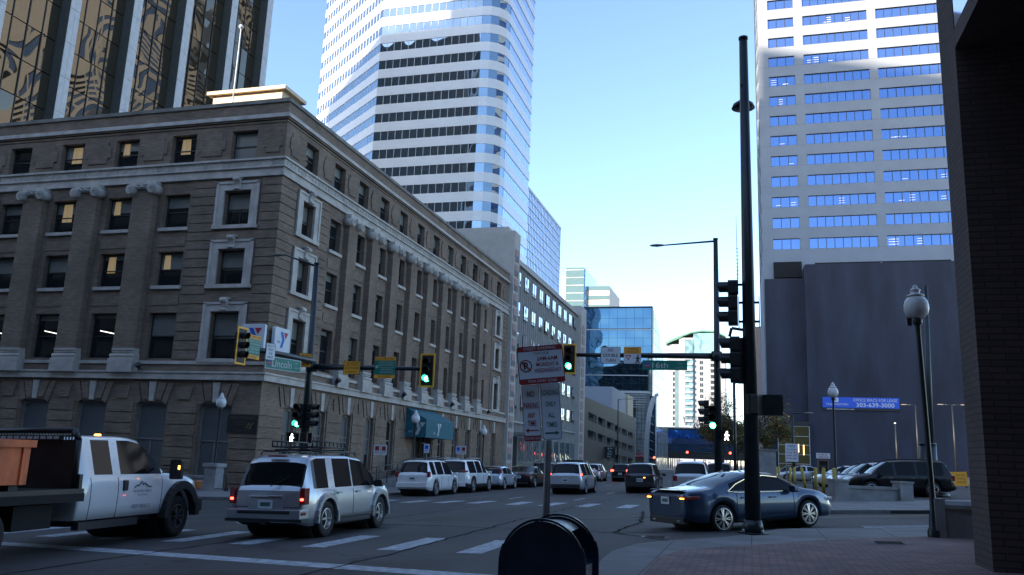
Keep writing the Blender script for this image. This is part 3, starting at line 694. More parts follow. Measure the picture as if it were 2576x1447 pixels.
# ---------------------------------------------------------------- dark glass tower (left)
gran=pm('pale_granite',(.52,.53,.55),.35,var=.10,scale=1.5); grand=pm('dark_granite',(.07,.075,.075),.3,var=.15,scale=1.5)
mdark=mirror('bronze_mirror_glass',(.165,.135,.095),.015,.8,.13,.85,dist=.7); mull=pm('dark_mullion',(.02,.02,.02),.4)
LT=thing('dark_glass_tower','dark mirrored glass tower with pale granite fins rising behind the corner building','tower',(-90,72,0))
t=MB(); t.box(-112,-71.5,38,101.9,0,115.3,mull); t.build('core',LT,True)
piers=[57.8,66.65,75.5,84.3,93.5,101.95]; piers=[49.0]+piers
for p in piers:
    t=MB(); t.box(-71.45,-70.05,p-1.42,p-.02,0,115.3,grand)
    for k in range(29):
        z=k*3.95; t.box(-70.055,-70.0,p-1.4,p-.72,z+.02,z+3.93,gran); t.box(-70.055,-70.0,p-.70,p-.04,z+.02,z+3.93,gran)
    t.build('granite_fin',LT,True)
for i in range(len(piers)-1):
    a,b=piers[i],piers[i+1]-1.42; t=MB(); n=4; rr=random.Random(i)
    for z in range(5,28):
        for j in range(n):
            u0=a+(b-a)*j/n+.06; u1=a+(b-a)*(j+1)/n-.06; e0=rr.uniform(-.022,.022); e=[e0,-e0,-e0,e0]
            t.quad((-71.3+e[0],u0,z*3.95+.06),(-71.3+e[1],u1,z*3.95+.06),(-71.3+e[2],u1,z*3.95+3.89),(-71.3+e[3],u0,z*3.95+3.89),mdark)
    for j in range(1,n): u=a+(b-a)*j/n; t.box(-71.35,-71.2,u-.05,u+.05,18,114,mull)
    t.build('window_wall',LT,True)
# ---------------------------------------------------------------- central striped tower
whp=pm('white_panel',(.72,.73,.76),.3,var=.04,scale=.3,coat=.25); wg=mirror('tower_blue_glass',(.26,.34,.42),.02,.5,.2,.9,dist=.3)
CT=thing('striped_tower','tall white and glass striped tower with a chamfered corner and a rounded corner','tower',(-70,170,0))
R_=4.8; B0=-75.4; B1=-52.4; YB=150
sA=Vector((-.788,.616,0)); A1=Vector((B0,YB,0))+sA*33
path=[(A1.x,A1.y),(B0,YB),(B1,YB)]
arcp=[(B1+R_*math.sin(R(a)),YB+R_-R_*math.cos(R(a))) for a in (22.5,45,67.5,90)]
full=path+arcp+[(-47.6,174.5),(A1.x,A1.y+35)]
t=MB(); n=len(full); inn=[]
ZT2=150; base=47.2-4.07*7
cx=sum(p[0] for p in full)/n; cy=sum(p[1] for p in full)/n
FLR=[base+4.07*k for k in range(33)]
# spandrel bands as full rings
def ring(mb,poly,z0,z1,m,inset=0,smooth=False):
    k=len(poly)
    q=[(x+(cx-x)*inset,y+(cy-y)*inset) for x,y in poly]
    mb.add([(x,y,z) for z in (z0,z1) for x,y in q],[(i,(i+1)%k,k+(i+1)%k,k+i) for i in range(k)],m,smooth)
sp=MB()
for z in FLR:
    a,b=z,z+2.07      # window z-2.0..z , spandrel above the window top
    ring(sp,full,a,b,whp)
    q=[(x,y,a) for x,y in full]; q2=[(x+(cx-x)*.006,y+(cy-y)*.006,a) for x,y in full]; k=len(full)
    sp.add(q+q2,[(i,(i+1)%k,k+(i+1)%k,k+i) for i in range(k)],whp); 
sp.build('spandrel_bands',CT,True)
co_=MB(); ring(co_,full,0,148,mull,.012); ring(co_,full,0,FLR[0],whp); co_.build('core',CT,True)
def strips(p,q,n,mat,nm,frac=1,z_lo=-1,pw=None):
    P=Vector((p[0],p[1],0)); Q=Vector((q[0],q[1],0)); d=Q-P; nn=Vector((d.y,-d.x,0)).normalized()
    rr=random.Random(int(p[0]*10))
    for z in FLR:
        if z<z_lo: continue
        t=MB()
        for j in range(n):
            a=P+d*((j+.04)/n); b=P+d*((j+.96)/n); e0=rr.uniform(-.008,.008); e=[-.1+e0,-.1-e0,-.1-e0,-.1+e0]
            t.quad((a+nn*e[0]+Vector((0,0,z-1.98))),(b+nn*e[1]+Vector((0,0,z-1.98))),(b+nn*e[2]+Vector((0,0,z-.02))),(a+nn*e[3]+Vector((0,0,z-.02))),mat)
        for j in range(1,n):
            a=P+d*(j/n)-nn*.1; t.bar(a+Vector((0,0,z-2)),a+Vector((0,0,z)),.07,.1,whp)
        t.build(nm,CT,True)
strips(path[1],path[2],14,wg,'window_band',z_lo=30)
pts=[path[2]]+arcp
for i in range(4): strips(pts[i],pts[i+1],1,wg,'curved_window_band',z_lo=34) if False else None
for z in FLR:
    if z<34: continue
    t=MB(); q=[]
    for i in range(len(pts)-1):
        (a0,b0),(a1,b1)=pts[i],pts[i+1]; s=.06/ R_
        f=lambda x,y:(x+(B1-x)*.015,y+((YB+R_)-y)*.015)
        a0,b0=f(a0,b0); a1,b1=f(a1,b1)
        t.add([(a0,b0,z-1.98),(a1,b1,z-1.98),(a1,b1,z-.02),(a0,b0,z-.02)],[(0,1,2,3)],wg)
    t.build('curved_window_band',CT,True)
strips(path[0],path[1],22,wg,'chamfer_window_band',z_lo=34)
bl2=mirror('sky_blue_glass',(.42,.56,.86),.03,.12,.5,.8,dist=.4)
strips((-47.6,YB+R_+.3),(-47.6,174.3),16,bl2,'side_window_band',z_lo=34)
# lower glass wing
wing=thing('glass_wing_building','blue glass slab with fine white grid beside the striped tower','building',(-55,192,0))
t=MB(); t.box(-64,-47.9,174.8,209.5,0,62,bl2); t.build('glass_wall',wing,True)
t=MB()
for k in range(24): t.box(-47.9,-47.78,175+k*1.48,175.12+k*1.48,20,61.9,whp)
for k in range(22):
    z=61.7-k*1.95; t.box(-47.9,-47.76,174.8,209.5,z-.14,z,whp)
t.box(-64.2,-47.7,174.7,209.7,61.9,62.3,whp); t.build('grid',wing,True)
# ---------------------------------------------------------------- right office tower
bei=pm('beige_precast',(.255,.285,.335),.75,var=.06,scale=.4); rg=mirror('tower_window_glass',(.12,.215,.44),.03,.08,.4,.75,dist=.15)
RT=thing('beige_office_tower','tall beige concrete tower with rows of blue ribbon windows on the right','tower',(30,172,0))
FR=Fac('S',150.0); FW=Fac('W',2.8)
gs_=[(4.6,9.2,3),(10.8,21.95,8),(23.4,34.6,8),(36.1,47.2,8)]
rows=[41.4-1.95+3.9*k for k in range(28)]
t=MB(); FR.wall(t,2.8,60,37,150,[(a,b,z,z+1.95) for z in rows for a,b,_ in gs_ if z<98],bei,.35)
wgs=[(152.2+9.4*k,160.4+9.4*k,6) for k in range(4)]
FW.wall(t,150,192,0,150,[(a,b,z,z+1.95) for z in rows for a,b,_ in wgs],bei,.25)
t.quad((60,150,0),(60,192,0),(60,192,150),(60,150,150),bei); t.quad((2.8,192,0),(60,192,0),(60,192,150),(2.8,192,150),bei); t.quad((2.8,150,150),(60,150,150),(60,192,150),(2.8,192,150),bei)
t.quad((2.8,150,0),(60,150,0),(60,150,37),(2.8,150,37),bei)
for z in rows:
    if z<98: t.box(2.9,47.2,149.985,150.0,z-.03,z-.0,stoned)
t.build('wall',RT,True)
Lr=Vector(RT.location); rw={}
def ribbon(L,n,mat,h=1.95):
    k=(round(L,2),n,mat.name)
    if k in rw: return rw[k]
    t=MB()
    for j in range(n): 
        e=[0,0,0,0]
        t.quad((L*j/n+.04,e[0],0),(L*(j+1)/n-.04,e[1],0),(L*(j+1)/n-.04,e[2],h),(L*j/n+.04,e[3],h),mat)
        if j: t.box(L*j/n-.05,L*j/n+.05,-.08,.05,0,h,mull)
    t.box(0,L,-.05,.05,h-.08,h,mull); t.quad((0,.04,0),(L,.04,0),(L,.04,h),(0,.04,h),mull)
    rw[k]=t.mesh('ribbon_window'); return rw[k]
lite=pm('office_light_strip',(.7,.7,.65),.4,emit=(1,.9,.75),es=.42)
rr=random.Random(9)
for z in rows:
    if z>98: continue
    for a,b,n in gs_[:3]:
        o=inst('ribbon_window',ribbon(b-a,n,rg),RT,Vector((a,150.3,z))-Lr)
        if rr.random()<.32 and z<90:
            t=MB(); 
            for _ in range(rr.randint(1,3)):
                x=rr.uniform(.2,b-a-1.2)
                for q in range(rr.randint(1,3)): t.quad((x,-.012,.4+q*.45),(x+.9,-.012,.42+q*.45),(x+.9,-.012,.48+q*.45),(x,-.012,.46+q*.45),lite)
            t.build('ceiling_light_glow',o)
for z in rows:
    for a,b,n in wgs[:2]:
        if z>30: inst('side_ribbon_window',ribbon(b-a,n,rg),RT,Vector((3.0,b,z))-Lr,(0,0,-PI/2))
# podium
pod=thing('windowless_podium','large windowless dark grey brick block at the foot of the beige tower','building',(30,148,0))
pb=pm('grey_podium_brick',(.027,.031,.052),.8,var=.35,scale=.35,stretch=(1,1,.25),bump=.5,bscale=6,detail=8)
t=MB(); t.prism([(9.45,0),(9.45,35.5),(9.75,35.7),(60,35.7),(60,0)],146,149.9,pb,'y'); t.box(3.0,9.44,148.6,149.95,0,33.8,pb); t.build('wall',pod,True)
t=MB(); t.box(4.6,9.3,149.3,149.98,34.2,37.0,underb); t.box(11.5,33,149.5,149.9,36.1,36.75,underb); t.build('louvre_and_shadow_slot',pod,True)  # second dark box stands in for shade in the slot above the podium
t=MB(); t.cyl((22.1,148.8,36.1),(22.1,148.8,36.35),.35,.2,signw,10); t.lathe([(.001,-.16),(.3,-.05),(.3,.05)],(22.1,148.8,36.1),walkw,10); t.build('soffit_lamp',pod,True)
# entrance of podium
en=thing('glass_entrance','glass stair entrance with pale horizontal mullions and warm lights at the podium foot','entrance',(6.8,145,.3))
olive=pm('olive_lit_glass',(.03,.035,.022),.1,emit=(.5,.5,.2),es=.012,var=.4,scale=.6); t=MB(); t.box(4.5,9.2,144.1,145.9,0,8.2,olive); t.build('glass_box',en,True)
t=MB()
for z in (8.2,6.6,5.2,3.7,2.2,.9): t.box(4.4,9.3,144.0,144.09,z-.09,z,alum)
for x_ in (4.4,9.25): t.box(x_,x_+.12,143.9,144.0,0,8.5,alum)
t.box(4.2,9.45,143.9,146,8.2,8.9,dark); t.build('mullions',en,True)
t=MB()
for x_,a,b in ((6.6,3.9,5.0),(7.0,4.2,5.1),(7.5,4.0,5.3),(8.3,3.6,5.2)): t.box(x_,x_+.14,143.95,143.99,a,b,pm('warm_tube_lamp',(1,.6,.3),.4,emit=(1,.5,.18),es=2.2))
t.build('tube_lamp',en,True)
# banner
bn=thing('lease_banner','blue banner with white lettering offering office space on the windowless podium wall','banner',(17.45,145.85,12.3))
t=MB(); t.box(-5.8,5.8,-.06,.1,-.85,.85,signbl); t.build('panel',bn); t=MB(); t.box(-5.8,5.8,-.05,.1,-1.25,-.9,signbk); t.build('lower_strip',bn)
bw=pm('banner_white',(.6,.62,.66),.5)
text('OFFICE SPACE FOR LEASE',bn,2.2,.42,.5,6.6,bw,y=-.08); text('303-639-3000',bn,2.2,-.35,.68,5.7,bw,y=-.08,bold=.015)
text('TRANSWESTERN',bn,-3.6,-.3,.34,3.4,bw,y=-.08); text('www.transwestern.com',bn,-3.1,-1.08,.24,4.2,bw,y=-.07)
t=MB(); t.prism(rrect(-4.2,-3.35,.05,.75,.08),-.08,-.06,bw,'y'); t.box(-3.98,-3.57,-.09,-.08,.5,.6,signbl); t.box(-3.83,-3.72,-.09,-.08,.18,.5,signbl); t.build('emblem',bn)
# far slivers seen between pole and tower
far=thing('far_orange_tower','narrow sunlit far building left of the beige tower','building',(1.5,215,0))
t=MB(); t.box(1.2,10,215,235,0,36,pm('pinkish_facade',(.5,.36,.30),.7,var=.1)); t.build('wall',far,True)
t=MB()
for k in range(9): t.box(.9,1.2,216,234,3+k*3.6,4.6+k*3.6,rg)
t.build('window_band',far,True)
# ---------------------------------------------------------------- glass office with arched fin
GT=thing('arched_glass_building','blue mirrored glass building with overhanging upper box and curved steel fin','building',(-32,230,0))
gb=mirror('deep_blue_glass',(.055,.13,.22),.02,.8,.25,.9,dist=.12); steel=pm('brushed_steel',(.42,.43,.45),.35,metal=.6,var=.1)
def gridglass(x0,x1,z0,z1,y,nx,nz,par,nm='glass_curtain_wall'):
    t=MB(); rr=random.Random(int(z0*7))
    for i in range(nx):
        for j in range(nz):
            a=x0+(x1-x0)*i/nx+.03; b=x0+(x1-x0)*(i+1)/nx-.03; c=z0+(z1-z0)*j/nz+.03; d=z0+(z1-z0)*(j+1)/nz-.03; e0=0; e=[e0,-e0,-e0,e0]
            t.quad((a,y+e[0],c),(b,y+e[1],c),(b,y+e[2],d),(a,y+e[3],d),gb)
    t.box(x0,x1,y+.06,y+.2,z0+.01,z1-.01,mull); return t.build(nm,par,True)
gridglass(-60,-24.1,35.6,41.1,215,16,2,GT); gridglass(-60,-24.1,28.9,35.2,215,16,3,GT); gridglass(-60,-25.2,26.9,28.4,216.2,16,1,GT)
gridglass(-60,-25.0,19.4,23.2,215.3,16,2,GT); gridglass(-60,-25.0,23.5,26.7,215.3,16,2,GT)
t=MB(); t.box(-60,-24,214.9,215.0,35.2,35.5,steel); t.box(-60,-24,214.8,215.2,41.1,41.5,dark); t.box(-60,-24.3,214.7,216.2,28.3,28.8,dark); t.box(-60,-24.9,214.9,215.3,23.2,23.42,steel)
t.box(-60,-24.6,214.6,215.4,18.7,19.3,steel); t.box(-60,-24.0,214.95,215,28.8,41.4,mull) if 0 else None
t.box(-24.1,-23.9,214.8,217.1,19.2,41.5,mull)
for k in range(6): t.box(-34,-25.2-.02*k*k,214.4,214.8,18.2-.62*k,18.38-.62*k,steel)
t.build('steel_bands',GT,True)
lg=MB()
for k in range(15):
    z=2.6+k*1.0; lg.box(-28.0,-25.6,215.0,215.1,z+.12,z+.9,pm('pale_office_interior',(.22,.26,.26),.3,coat=.5,var=.5,scale=1.3)); lg.box(-28.0,-25.5,214.8,215.1,z,z+.1,steel)
for x_ in (-27.6,-26.6,-25.7): lg.box(x_-.04,x_+.04,214.85,215,2.5,17.6,mull)
lg.build('louvred_window',GT,True)
t=MB(); t.box(-60,-28.2,216,218,0,17,mull); t.box(-28.1,-25.4,215.1,216,0,3,pm('brown_stone',(.12,.08,.06),.6)); t.build('base_wall',GT,True)
# side face (towards the street) with curved rear profile, standing at x=-24
prof=[(217,0),(217,41.2),(218,41.3),(226,40.0),(234.4,37.1),(240,33.8),(245,30.5),(252,25.5),(258.7,19.9),(266,15.5),(273,12.4),(275,0)]
pg=mirror('side_glass_reflection',(.45,.48,.50),.12,.08,.3,.35); t=MB(); t.prism([(y,z) for y,z in prof],-24.0,-60,pg,'x')  # pale colour stands in for the reflection of sunlit buildings opposite
t.build('curved_side_wall',GT,True)
t=MB()
for k in range(11): 
    z=3+k*3.7; ye=max([y for y,zz in prof[:-1] if zz>z]+[216]); t.box(-24.0,-23.95,215.2,ye,z,z+.12,steel)
for y in range(219,272,4):
    zt_=[prof[i][1]+(prof[i+1][1]-prof[i][1])*(y-prof[i][0])/max(.01,(prof[i+1][0]-prof[i][0])) for i in range(len(prof)-1) if prof[i][0]<=y<=prof[i+1][0]][0]
    t.box(-24.0,-23.96,y,y+.1,0,zt_,steel)
t.build('side_grid',GT,True)
def fin(cx_,zt_,wd,x0,par):
    t=MB(); P=[]
    for k in range(13): a=R(90*k/12); P.append((x0-wd+wd*math.sin(a) if 0 else x0+wd*(1-math.cos(a)),zt_*math.sin(a)**.8))
    for i in range(12): t.bar((P[i][0],214.2,P[i][1]+.5),(P[i+1][0],214.2,P[i+1][1]+.5),1.2,.7,steel)
    t.build('curved_fin',par,True)
fin(0,18,3.0,-25.2,GT)
t=MB()
for k in range(7): t.bar((-25.0+.1*k,214.3,3+2.1*k),(-23.2,214.6,2.2+2.1*k),.12,.12,steel)
t.box(-23.0,-22.7,214.2,214.6,0,18,steel); t.box(-24.4,-23.0,214.5,214.9,0,18,gb); t.build('fin_bracing',GT,True)
wf=thing('bank_sign','red fascia sign with white lettering under the louvred windows','sign',(-26.75,214.6,3.0)); t=MB(); t.box(-1.75,1.6,-.1,.1,-.5,.6,signr); t.build('panel',wf); text('WELLS FARGO',wf,-.05,.05,.62,2.9,bw,y=-.12)
# sky bridge
SB=thing('glass_skybridge','long blue glass bridge building crossing the far end of the street','bridge',(-10,262,0))
t=MB(); t.box(-27.4,30,260,272,5.0,12.0,pm('bridge_dark_glass',(.02,.05,.10),.06,spec=.8,var=.3,scale=.3,coat=.5)); t.build('glass_body',SB,True)
skyb=mirror('bridge_sky_glass',(.35,.5,.95),.05,.1,.3,.9); t=MB(); t.box(-25,30,259.8,260,8.9,11.3,mirror('bridge_blue_glass',(.05,.2,.75),.05,.1,.3,.9)); t.quad((-24.8,259.75,7.2),(30,259.75,7.2),(30,259.3,8.9),(-25,259.3,8.9),skyb); t.build('blue_glazing',SB,True)
t=MB(); t.box(-27.6,30,259.7,272,11.9,12.2,steel); t.box(-27.4,30,259.9,272,2.9,5.0,mull)
for k in range(10): t.box(-26.6+.5*k*1.3,-26.35+.5*k*1.3,259.4,259.8,-.4,2.9,concl)
t.build('structure',SB,True)
# ---------------------------------------------------------------- far residential tower
RS=thing('residential_tower','far pale residential tower with rows of balconies and curved green roof edges','tower',(-27,470,0))
rw1=pm('pale_apartment_wall',(.27,.29,.33),.7,var=.05); rgl=mirror('aqua_glass',(.25,.42,.46),.08,.1,.3,.6); grr=pm('green_roof_edge',(.07,.20,.14),.5)
t=MB(); t.box(-43,-36.5,460,480,0,65.5,rw1); t.box(-36.5,-28.8,459,480,0,69,rw1); t.box(-28.8,-12,460,480,0,58,rw1); t.build('wall',RS,True)
t=MB(); t.box(-28.8,-15,459.3,480,59.5,71.6,rgl); t.box(-33.4,-29,458.8,459,4,68,rgl); t.box(-38.8,-37,459.8,460,4,56,rgl); t.build('glazing',RS,True)
t=MB()
P=[(-43.6,65.2),(-40,67.0),(-36,68.6),(-33.6,70.2),(-34,70.6),(-37,69.6),(-41,67.8),(-43.8,66)]; t.prism(P,458.5,480,grr,'y')
P=[(-34,69.8),(-30,71.4),(-24,72.3),(-17,71.9),(-11.5,69.4),(-11.6,70.1),(-17,72.7),(-24,73.1),(-30,72.2),(-34,70.6)]; t.prism(P,458.5,480,grr,'y'); t.build('roof',RS,True)
bal=MB(); bal.box(-2.0,2.0,-1.3,0,0,.25,rw1); bal.box(-2.0,2.0,-1.3,-1.2,.25,1.2,rw1); bal.box(-1.6,1.6,-.02,.1,.4,2.8,glassd); bal=bal.mesh('balcony')
wn=MB(); wn.box(-.9,.9,-.05,.05,0,1.9,glassd); wn.box(-.05,.05,-.07,0,0,1.9,rw1); wn=wn.mesh('window')
Ls=Vector(RS.location)
for k in range(17):
    z=8+3.05*k; inst('balcony',bal,RS,Vector((-31.2,459,z))-Ls)
    inst('window',wn,RS,Vector((-38.9,460,z+.8))-Ls); inst('balcony',bal,RS,Vector((-18.5,460,z+1))-Ls,sc=(.8,1,1)); inst('window',wn,RS,Vector((-24.6,460,z+.8))-Ls)
ws_=pm('dark_letter',(.1,.12,.15),.5); text('WA',RS,-3.3,23.6,5.2,8.6,ws_,y=-11.6)
# ---------------------------------------------------------------- far blue tower
BT=thing('far_blue_tower','small distant blue glass tower with a pale striped flank above the ribbed building','tower',(-62,308,0))
t=MB(); t.box(-66.5,-59.5,302,320,0,73,rgl); t.box(-67.8,-66.5,303,320,0,70.5,crm); t.prism([(302.5,0),(302.5,72.6),(325,72.6),(325,0)],-59.5,-59.0,mirror('soft_blue_glass',(.4,.62,.85),.05,.1,.3,.8),'x'); t.build('glass_wall',BT,True)
t=MB(); t.box(-59.4,-50,304,330,0,66,pm('peach_panel',(.62,.52,.45),.6)); t.build('stepped_wall',BT,True); t=MB()
for k in range(14): t.box(-59.3,-50,303.85,304,64.4-3.6*k,66.0-3.6*k-.0,rgl)
for k in range(20): t.box(-66.6,-59.5,301.9,302,72-3*k,72.15-3*k,whp)
t.build('window_band',BT,True)
# ---------------------------------------------------------------- near brick building with canopy (right edge)
NB=thing('brown_brick_portal','dark brown brick building corner with a deep overhanging canopy at the right edge','building',(7,14.4,0))
x0,y0,y1=3.34,13.9,14.92
t=MB(); t.box(x0,14,y0,y1,-.3,30,brickd); t.box(4.8,14,y1+.01,18.5,-.3,30,brickd); t.build('wall',NB,True)
t=MB(); t.box(x0+.002,14,5.5,y0-.005,8.43,8.75,brickd); t.build('canopy',NB,True)
t=MB(); t.box(x0+.01,14,y0-.04,y0-.004,8.77,29.9,mirror('upper_glazing',(.75,.78,1.0),.03,.05,.4,.95)); t.build('upper_glazing',NB,True)
t=MB(); t.box(5.5,14,5.6,5.9,-.3,8.41,brickd); t.box(13,14,6,13.8,-.3,8.41,brickd); t.build('inner_wall',NB,True)
# ---------------------------------------------------------------- added off-frame blocks and towers, placed to shade the street and tower faces
def block(name,label,poly,h,m):
    t=MB(); t.prism(poly,-2,h,m,'z'); o=t.build('wall'); xs=[p[0] for p in poly]; ys=[p[1] for p in poly]
    e=thing(name,label,'building',(sum(xs)/len(xs),sum(ys)/len(ys),0)); 
    for v in o.data.vertices: v.co-=Vector(e.location)-Vector(o.location)
    o.location=(0,0,0); o.parent=e
    w_=MB()
    xa,xb=min(xs),max(xs)
    yb_=max(ys)
    w_=MB()
    for i in range(len(poly)):
        a=Vector((poly[i][0],poly[i][1],0)); b=Vector((poly[(i+1)%len(poly)][0],poly[(i+1)%len(poly)][1],0)); d=(b-a)
        if d.length<15: continue
        d.normalize(); n=Vector((d.y,-d.x,0)); 
        if n.y<0: n=-n
        m_=(a+b)/2
        if (m_.y+m_.x*0)<sum(ys)/len(ys): continue
        for z in range(4,int(h)-2,4):
            q=[a+d+n*.06,b-d+n*.06]; w_.quad(q[0]+Vector((0,0,z)),q[1]+Vector((0,0,z)),q[1]+Vector((0,0,z+1.9)),q[0]+Vector((0,0,z+1.9)),underb)
    w_.build('window_band',e,True)
    return e
tan=pm('tan_block',(.16,.14,.11),.8,var=.1,scale=.3)
H1=54.6
block('shade_block','unseen block behind the viewer, added to keep the street in shade',[(-230,-45),(-8,-45),(-8,-20),(-230,-20)],H1,tan)
block('shade_block','unseen lower block behind the viewer to the right, added to shade the near ground',[(-7.5,-45),(130,-45),(130,-20),(-7.5,-20)],27,tan)  # added so the ground near the viewer gets no direct sun
def back(X,Y,Z,t): return (X-sd.x*t,Y-sd.y*t,Z-sd.z*t)
def slabT(name,label,pa,pb,th,m):  # added shadow caster, traced back along the sun from the wanted edge
    a=Vector(pa);b=Vector(pb);d=(b-a);d.z=0;d.normalize();n=Vector((d.y,-d.x,0))
    if n.y>0: n=-n
    q=[a,b,b+n*th,a+n*th]; block(name,label,[(v.x,v.y) for v in q],(a.z+b.z)/2,m)
slabT('shadow_tower','unseen tall tower behind the viewer, placed to cast the shadow on the beige tower',back(2.6,150,78.8,296),back(37.5,150,69.6,320.6),14,tan)
slabT('shadow_tower','unseen taller tower behind the viewer, placed to shade the striped tower',back(-60.6,150,150,296),back(-36.0,150,150,296),16,tan)
slabT('shadow_tower','unseen broad tower far behind the viewer, placed to shade the striped tower',back(-110,150,91,296),back(-60.8,150,91,296),16,tan)
# ---------------------------------------------------------------- cars
def interp(tab,x):
    if x<=tab[0][0]: return tab[0][1]
    for i in range(len(tab)-1):
        if x<=tab[i+1][0]:
            a,b=tab[i],tab[i+1]; return a[1]+(b[1]-a[1])*(x-a[0])/max(1e-6,b[0]-a[0])
    return tab[-1][1]
def wheel_meshes(r,wd,rimr,spokes,rimmat,style='twin'):
    t=MB(); t.lathe([(rimr,-wd/2),(r-.02,-wd/2),(r,-wd/2+.03),(r,wd/2-.03),(r-.02,wd/2),(rimr,wd/2),(rimr-.01,wd/2-.02),(rimr-.02,-wd/2+.03)],(0,0,0),rubber,28,'y')
    g=MB(); g.lathe([(.001,wd/2-.09),(rimr-.02,wd/2-.09)],(0,0,0),underb,24,'y'); g.lathe([(rimr-.03,-wd/2+.02),(rimr-.03,wd/2-.03),(rimr+.004,wd/2-.005),(rimr+.004,wd/2+.004),(rimr-.02,wd/2-.0)],(0,0,0),rimmat,28,'y')
    for k in range(spokes):
        a=2*PI*k/spokes
        if style=='twin':
            for s in (-1,1):
                b=a+s*.13; g.bar((.05*math.cos(a),wd/2-.02,.05*math.sin(a)),((rimr-.02)*math.cos(b),wd/2-.035,(rimr-.02)*math.sin(b)),.035,.022,rimmat)
        else: g.bar((.04*math.cos(a),wd/2-.03,.04*math.sin(a)),((rimr-.02)*math.cos(a),wd/2-.04,(rimr-.02)*math.sin(a)),.09,.025,rimmat)
    g.cyl((0,wd/2-.08,0),(0,wd/2+.0,0),.065,.05,rimmat,12)
    return t.mesh('wheel'),g.mesh('rim')
WH={}
def car(name,label,cat,loc,rz,s,group=None,pitch=0):
    """local: +x forward, origin on ground at centre"""
    root=thing(name,label,cat,loc,0,group,rot=(0,0,0))
    # follow the road slope: build rotation matrix
    fx=Vector((math.cos(rz),math.sin(rz),0)); fx.z=SL*fx.x+pitch; fx.normalize(); n=Vector((-SL,0,1)).normalized(); fy=n.cross(fx).normalized(); fz=fx.cross(fy)
    root.rotation_euler=Matrix((fx,fy,fz)).transposed().to_euler()
    L,W=s['L'],s['W']; hw=W/2; body=s['paint']; xa,xf=s['axle']; rw_=s['r']; Ra=rw_+s.get('gap',.06)
    step=.06; N=int(L/step); xs=[-L/2+L*i/N for i in range(N+1)]
    def arr(tab,sm=2):
        a=[interp(tab,x) for x in xs]
        for _ in range(sm): a=[a[0]]+[(a[i-1]+2*a[i]+a[i+1])/4 for i in range(1,N)]+[a[-1]]
        return a
    ZT_=arr(s['top'],s.get('smt',2)); ZB_=arr(s['belt'],3); WP=arr(s.get('plan',[(-L/2,.86),(-L/2+.12,.93),(-L/2+.45,.99),(0,1),(L/2-.7,.99),(L/2-.25,.92),(L/2,.74)]),1); ZL=arr(s.get('sill',[(-L/2,.34),(-L/2+.3,.26),(L/2-.3,.24),(L/2,.3)]),1)
    tumble=s.get('tumble',.32); rings=[]
    for i,x in enumerate(xs):
        w_=hw*WP[i]; zb=ZL[i]
        for xc in (xa,xf):
            if abs(x-xc)<Ra: zb=max(zb,rw_+math.sqrt(Ra*Ra-(x-xc)**2))
        zs=ZB_[i]; zt=max(ZT_[i],zs+.02); h=zt-zs; wr=w_*.94-tumble*h*.9
        zb=min(zb,zs-.12)
        P=[(0,zb),(w_*.84,zb),(w_*.965,zb+.01),(w_*.99,zb+.3*(zs-zb)),(w_,zb+.55*(zs-zb)),(w_*.992,zs-.14 if zs-.14>zb+.56*(zs-zb) else zb+.75*(zs-zb)),(w_*.965,zs-.02),
           (w_*.945,zs+min(.03,.3*h)),(wr,zs+max(.6*h,h-.075)),(wr*.93,zs+max(.85*h,h-.02)),(wr*.62,zt+.012*min(1,h*4)),(0,zt+.025*min(1,h*4))]
        rings.append((x,P,h,zs,zt,wr))
    parts={}
    def part(k): 
        if k not in parts: parts[k]=MB()
        return parts[k]
    nP=12
    mats={'body':body,'windshield':carglass,'rear_window':carglass,'side_window':carglass,'pillar':s.get('pillar',body)}
    for i in range(N):
        x0_,P0,h0,zs0,zt0,_=rings[i]; x1_,P1,h1,zs1,zt1,_=rings[i+1]; xm=(x0_+x1_)/2; sl=(zt1-zt0)/(x1_-x0_); hm=(h0+h1)/2
        for k in range(nP-1):
            tagn='body'
            if k in (9,10) and hm>.06 and s['ws'][0]<xm<s['ws'][1]: tagn='windshield'
            if k==8 and hm>.16 and s['ws'][0]<xm<s['ws'][1]: tagn='windshield'
            if k in (9,10) and s['rw'][0]<xm<s['rw'][1]: tagn='rear_window'
            if k==8 and s.get('rwwide') and s['rw'][0]<xm<s['rw'][1]: tagn='rear_window'
            if k==7 and hm>.13 and any(a<xm<b for a,b in s['sw']): tagn='side_window'
            m=mats[tagn]
            if k==0: m=underb
            if k in (1,2) and s.get('clad'): m=s['clad']
            if k==3 and s.get('clad2'): m=s['clad2']
            for sg in (1,-1):
                q=[(x0_,sg*P0[k][0],P0[k][1]),(x1_,sg*P1[k][0],P1[k][1]),(x1_,sg*P1[k+1][0],P1[k+1][1]),(x0_,sg*P0[k+1][0],P0[k+1][1])]
                if sg==1: q=q[::-1]
                part(tagn+('#L' if sg==1 else '#R') if tagn=='side_window' else tagn).add(q,[(0,1,2,3)],m,True)
    b=part('body')
    for r_,fl in ((rings[0],1),(rings[-1],0)):
        P0=r_[1]; zc_=(P0[0][1]+P0[-1][1])/2; xx=r_[0]; sgx=-1 if fl else 1; em=s.get('rearmat',body) if fl else body
        for dx_,sc_ in ((.014,.98),(.024,.91),(.030,.72)):
            P=[(p[0]*sc_,zc_+(p[1]-zc_)*sc_) for p in r_[1]]; x2=r_[0]+sgx*dx_
            A=[(xx,p[0],p[1]) for p in P0]+[(xx,-p[0],p[1]) for p in P0[::-1][1:-1]]; B=[(x2,p[0],p[1]) for p in P]+[(x2,-p[0],p[1]) for p in P[::-1][1:-1]]
            k_=len(A); b.add(A+B,[(i,(i+1)%k_,k_+(i+1)%k_,k_+i) if not fl else (k_+i,k_+(i+1)%k_,(i+1)%k_,i) for i in range(k_)],em,True); P0=P; xx=x2
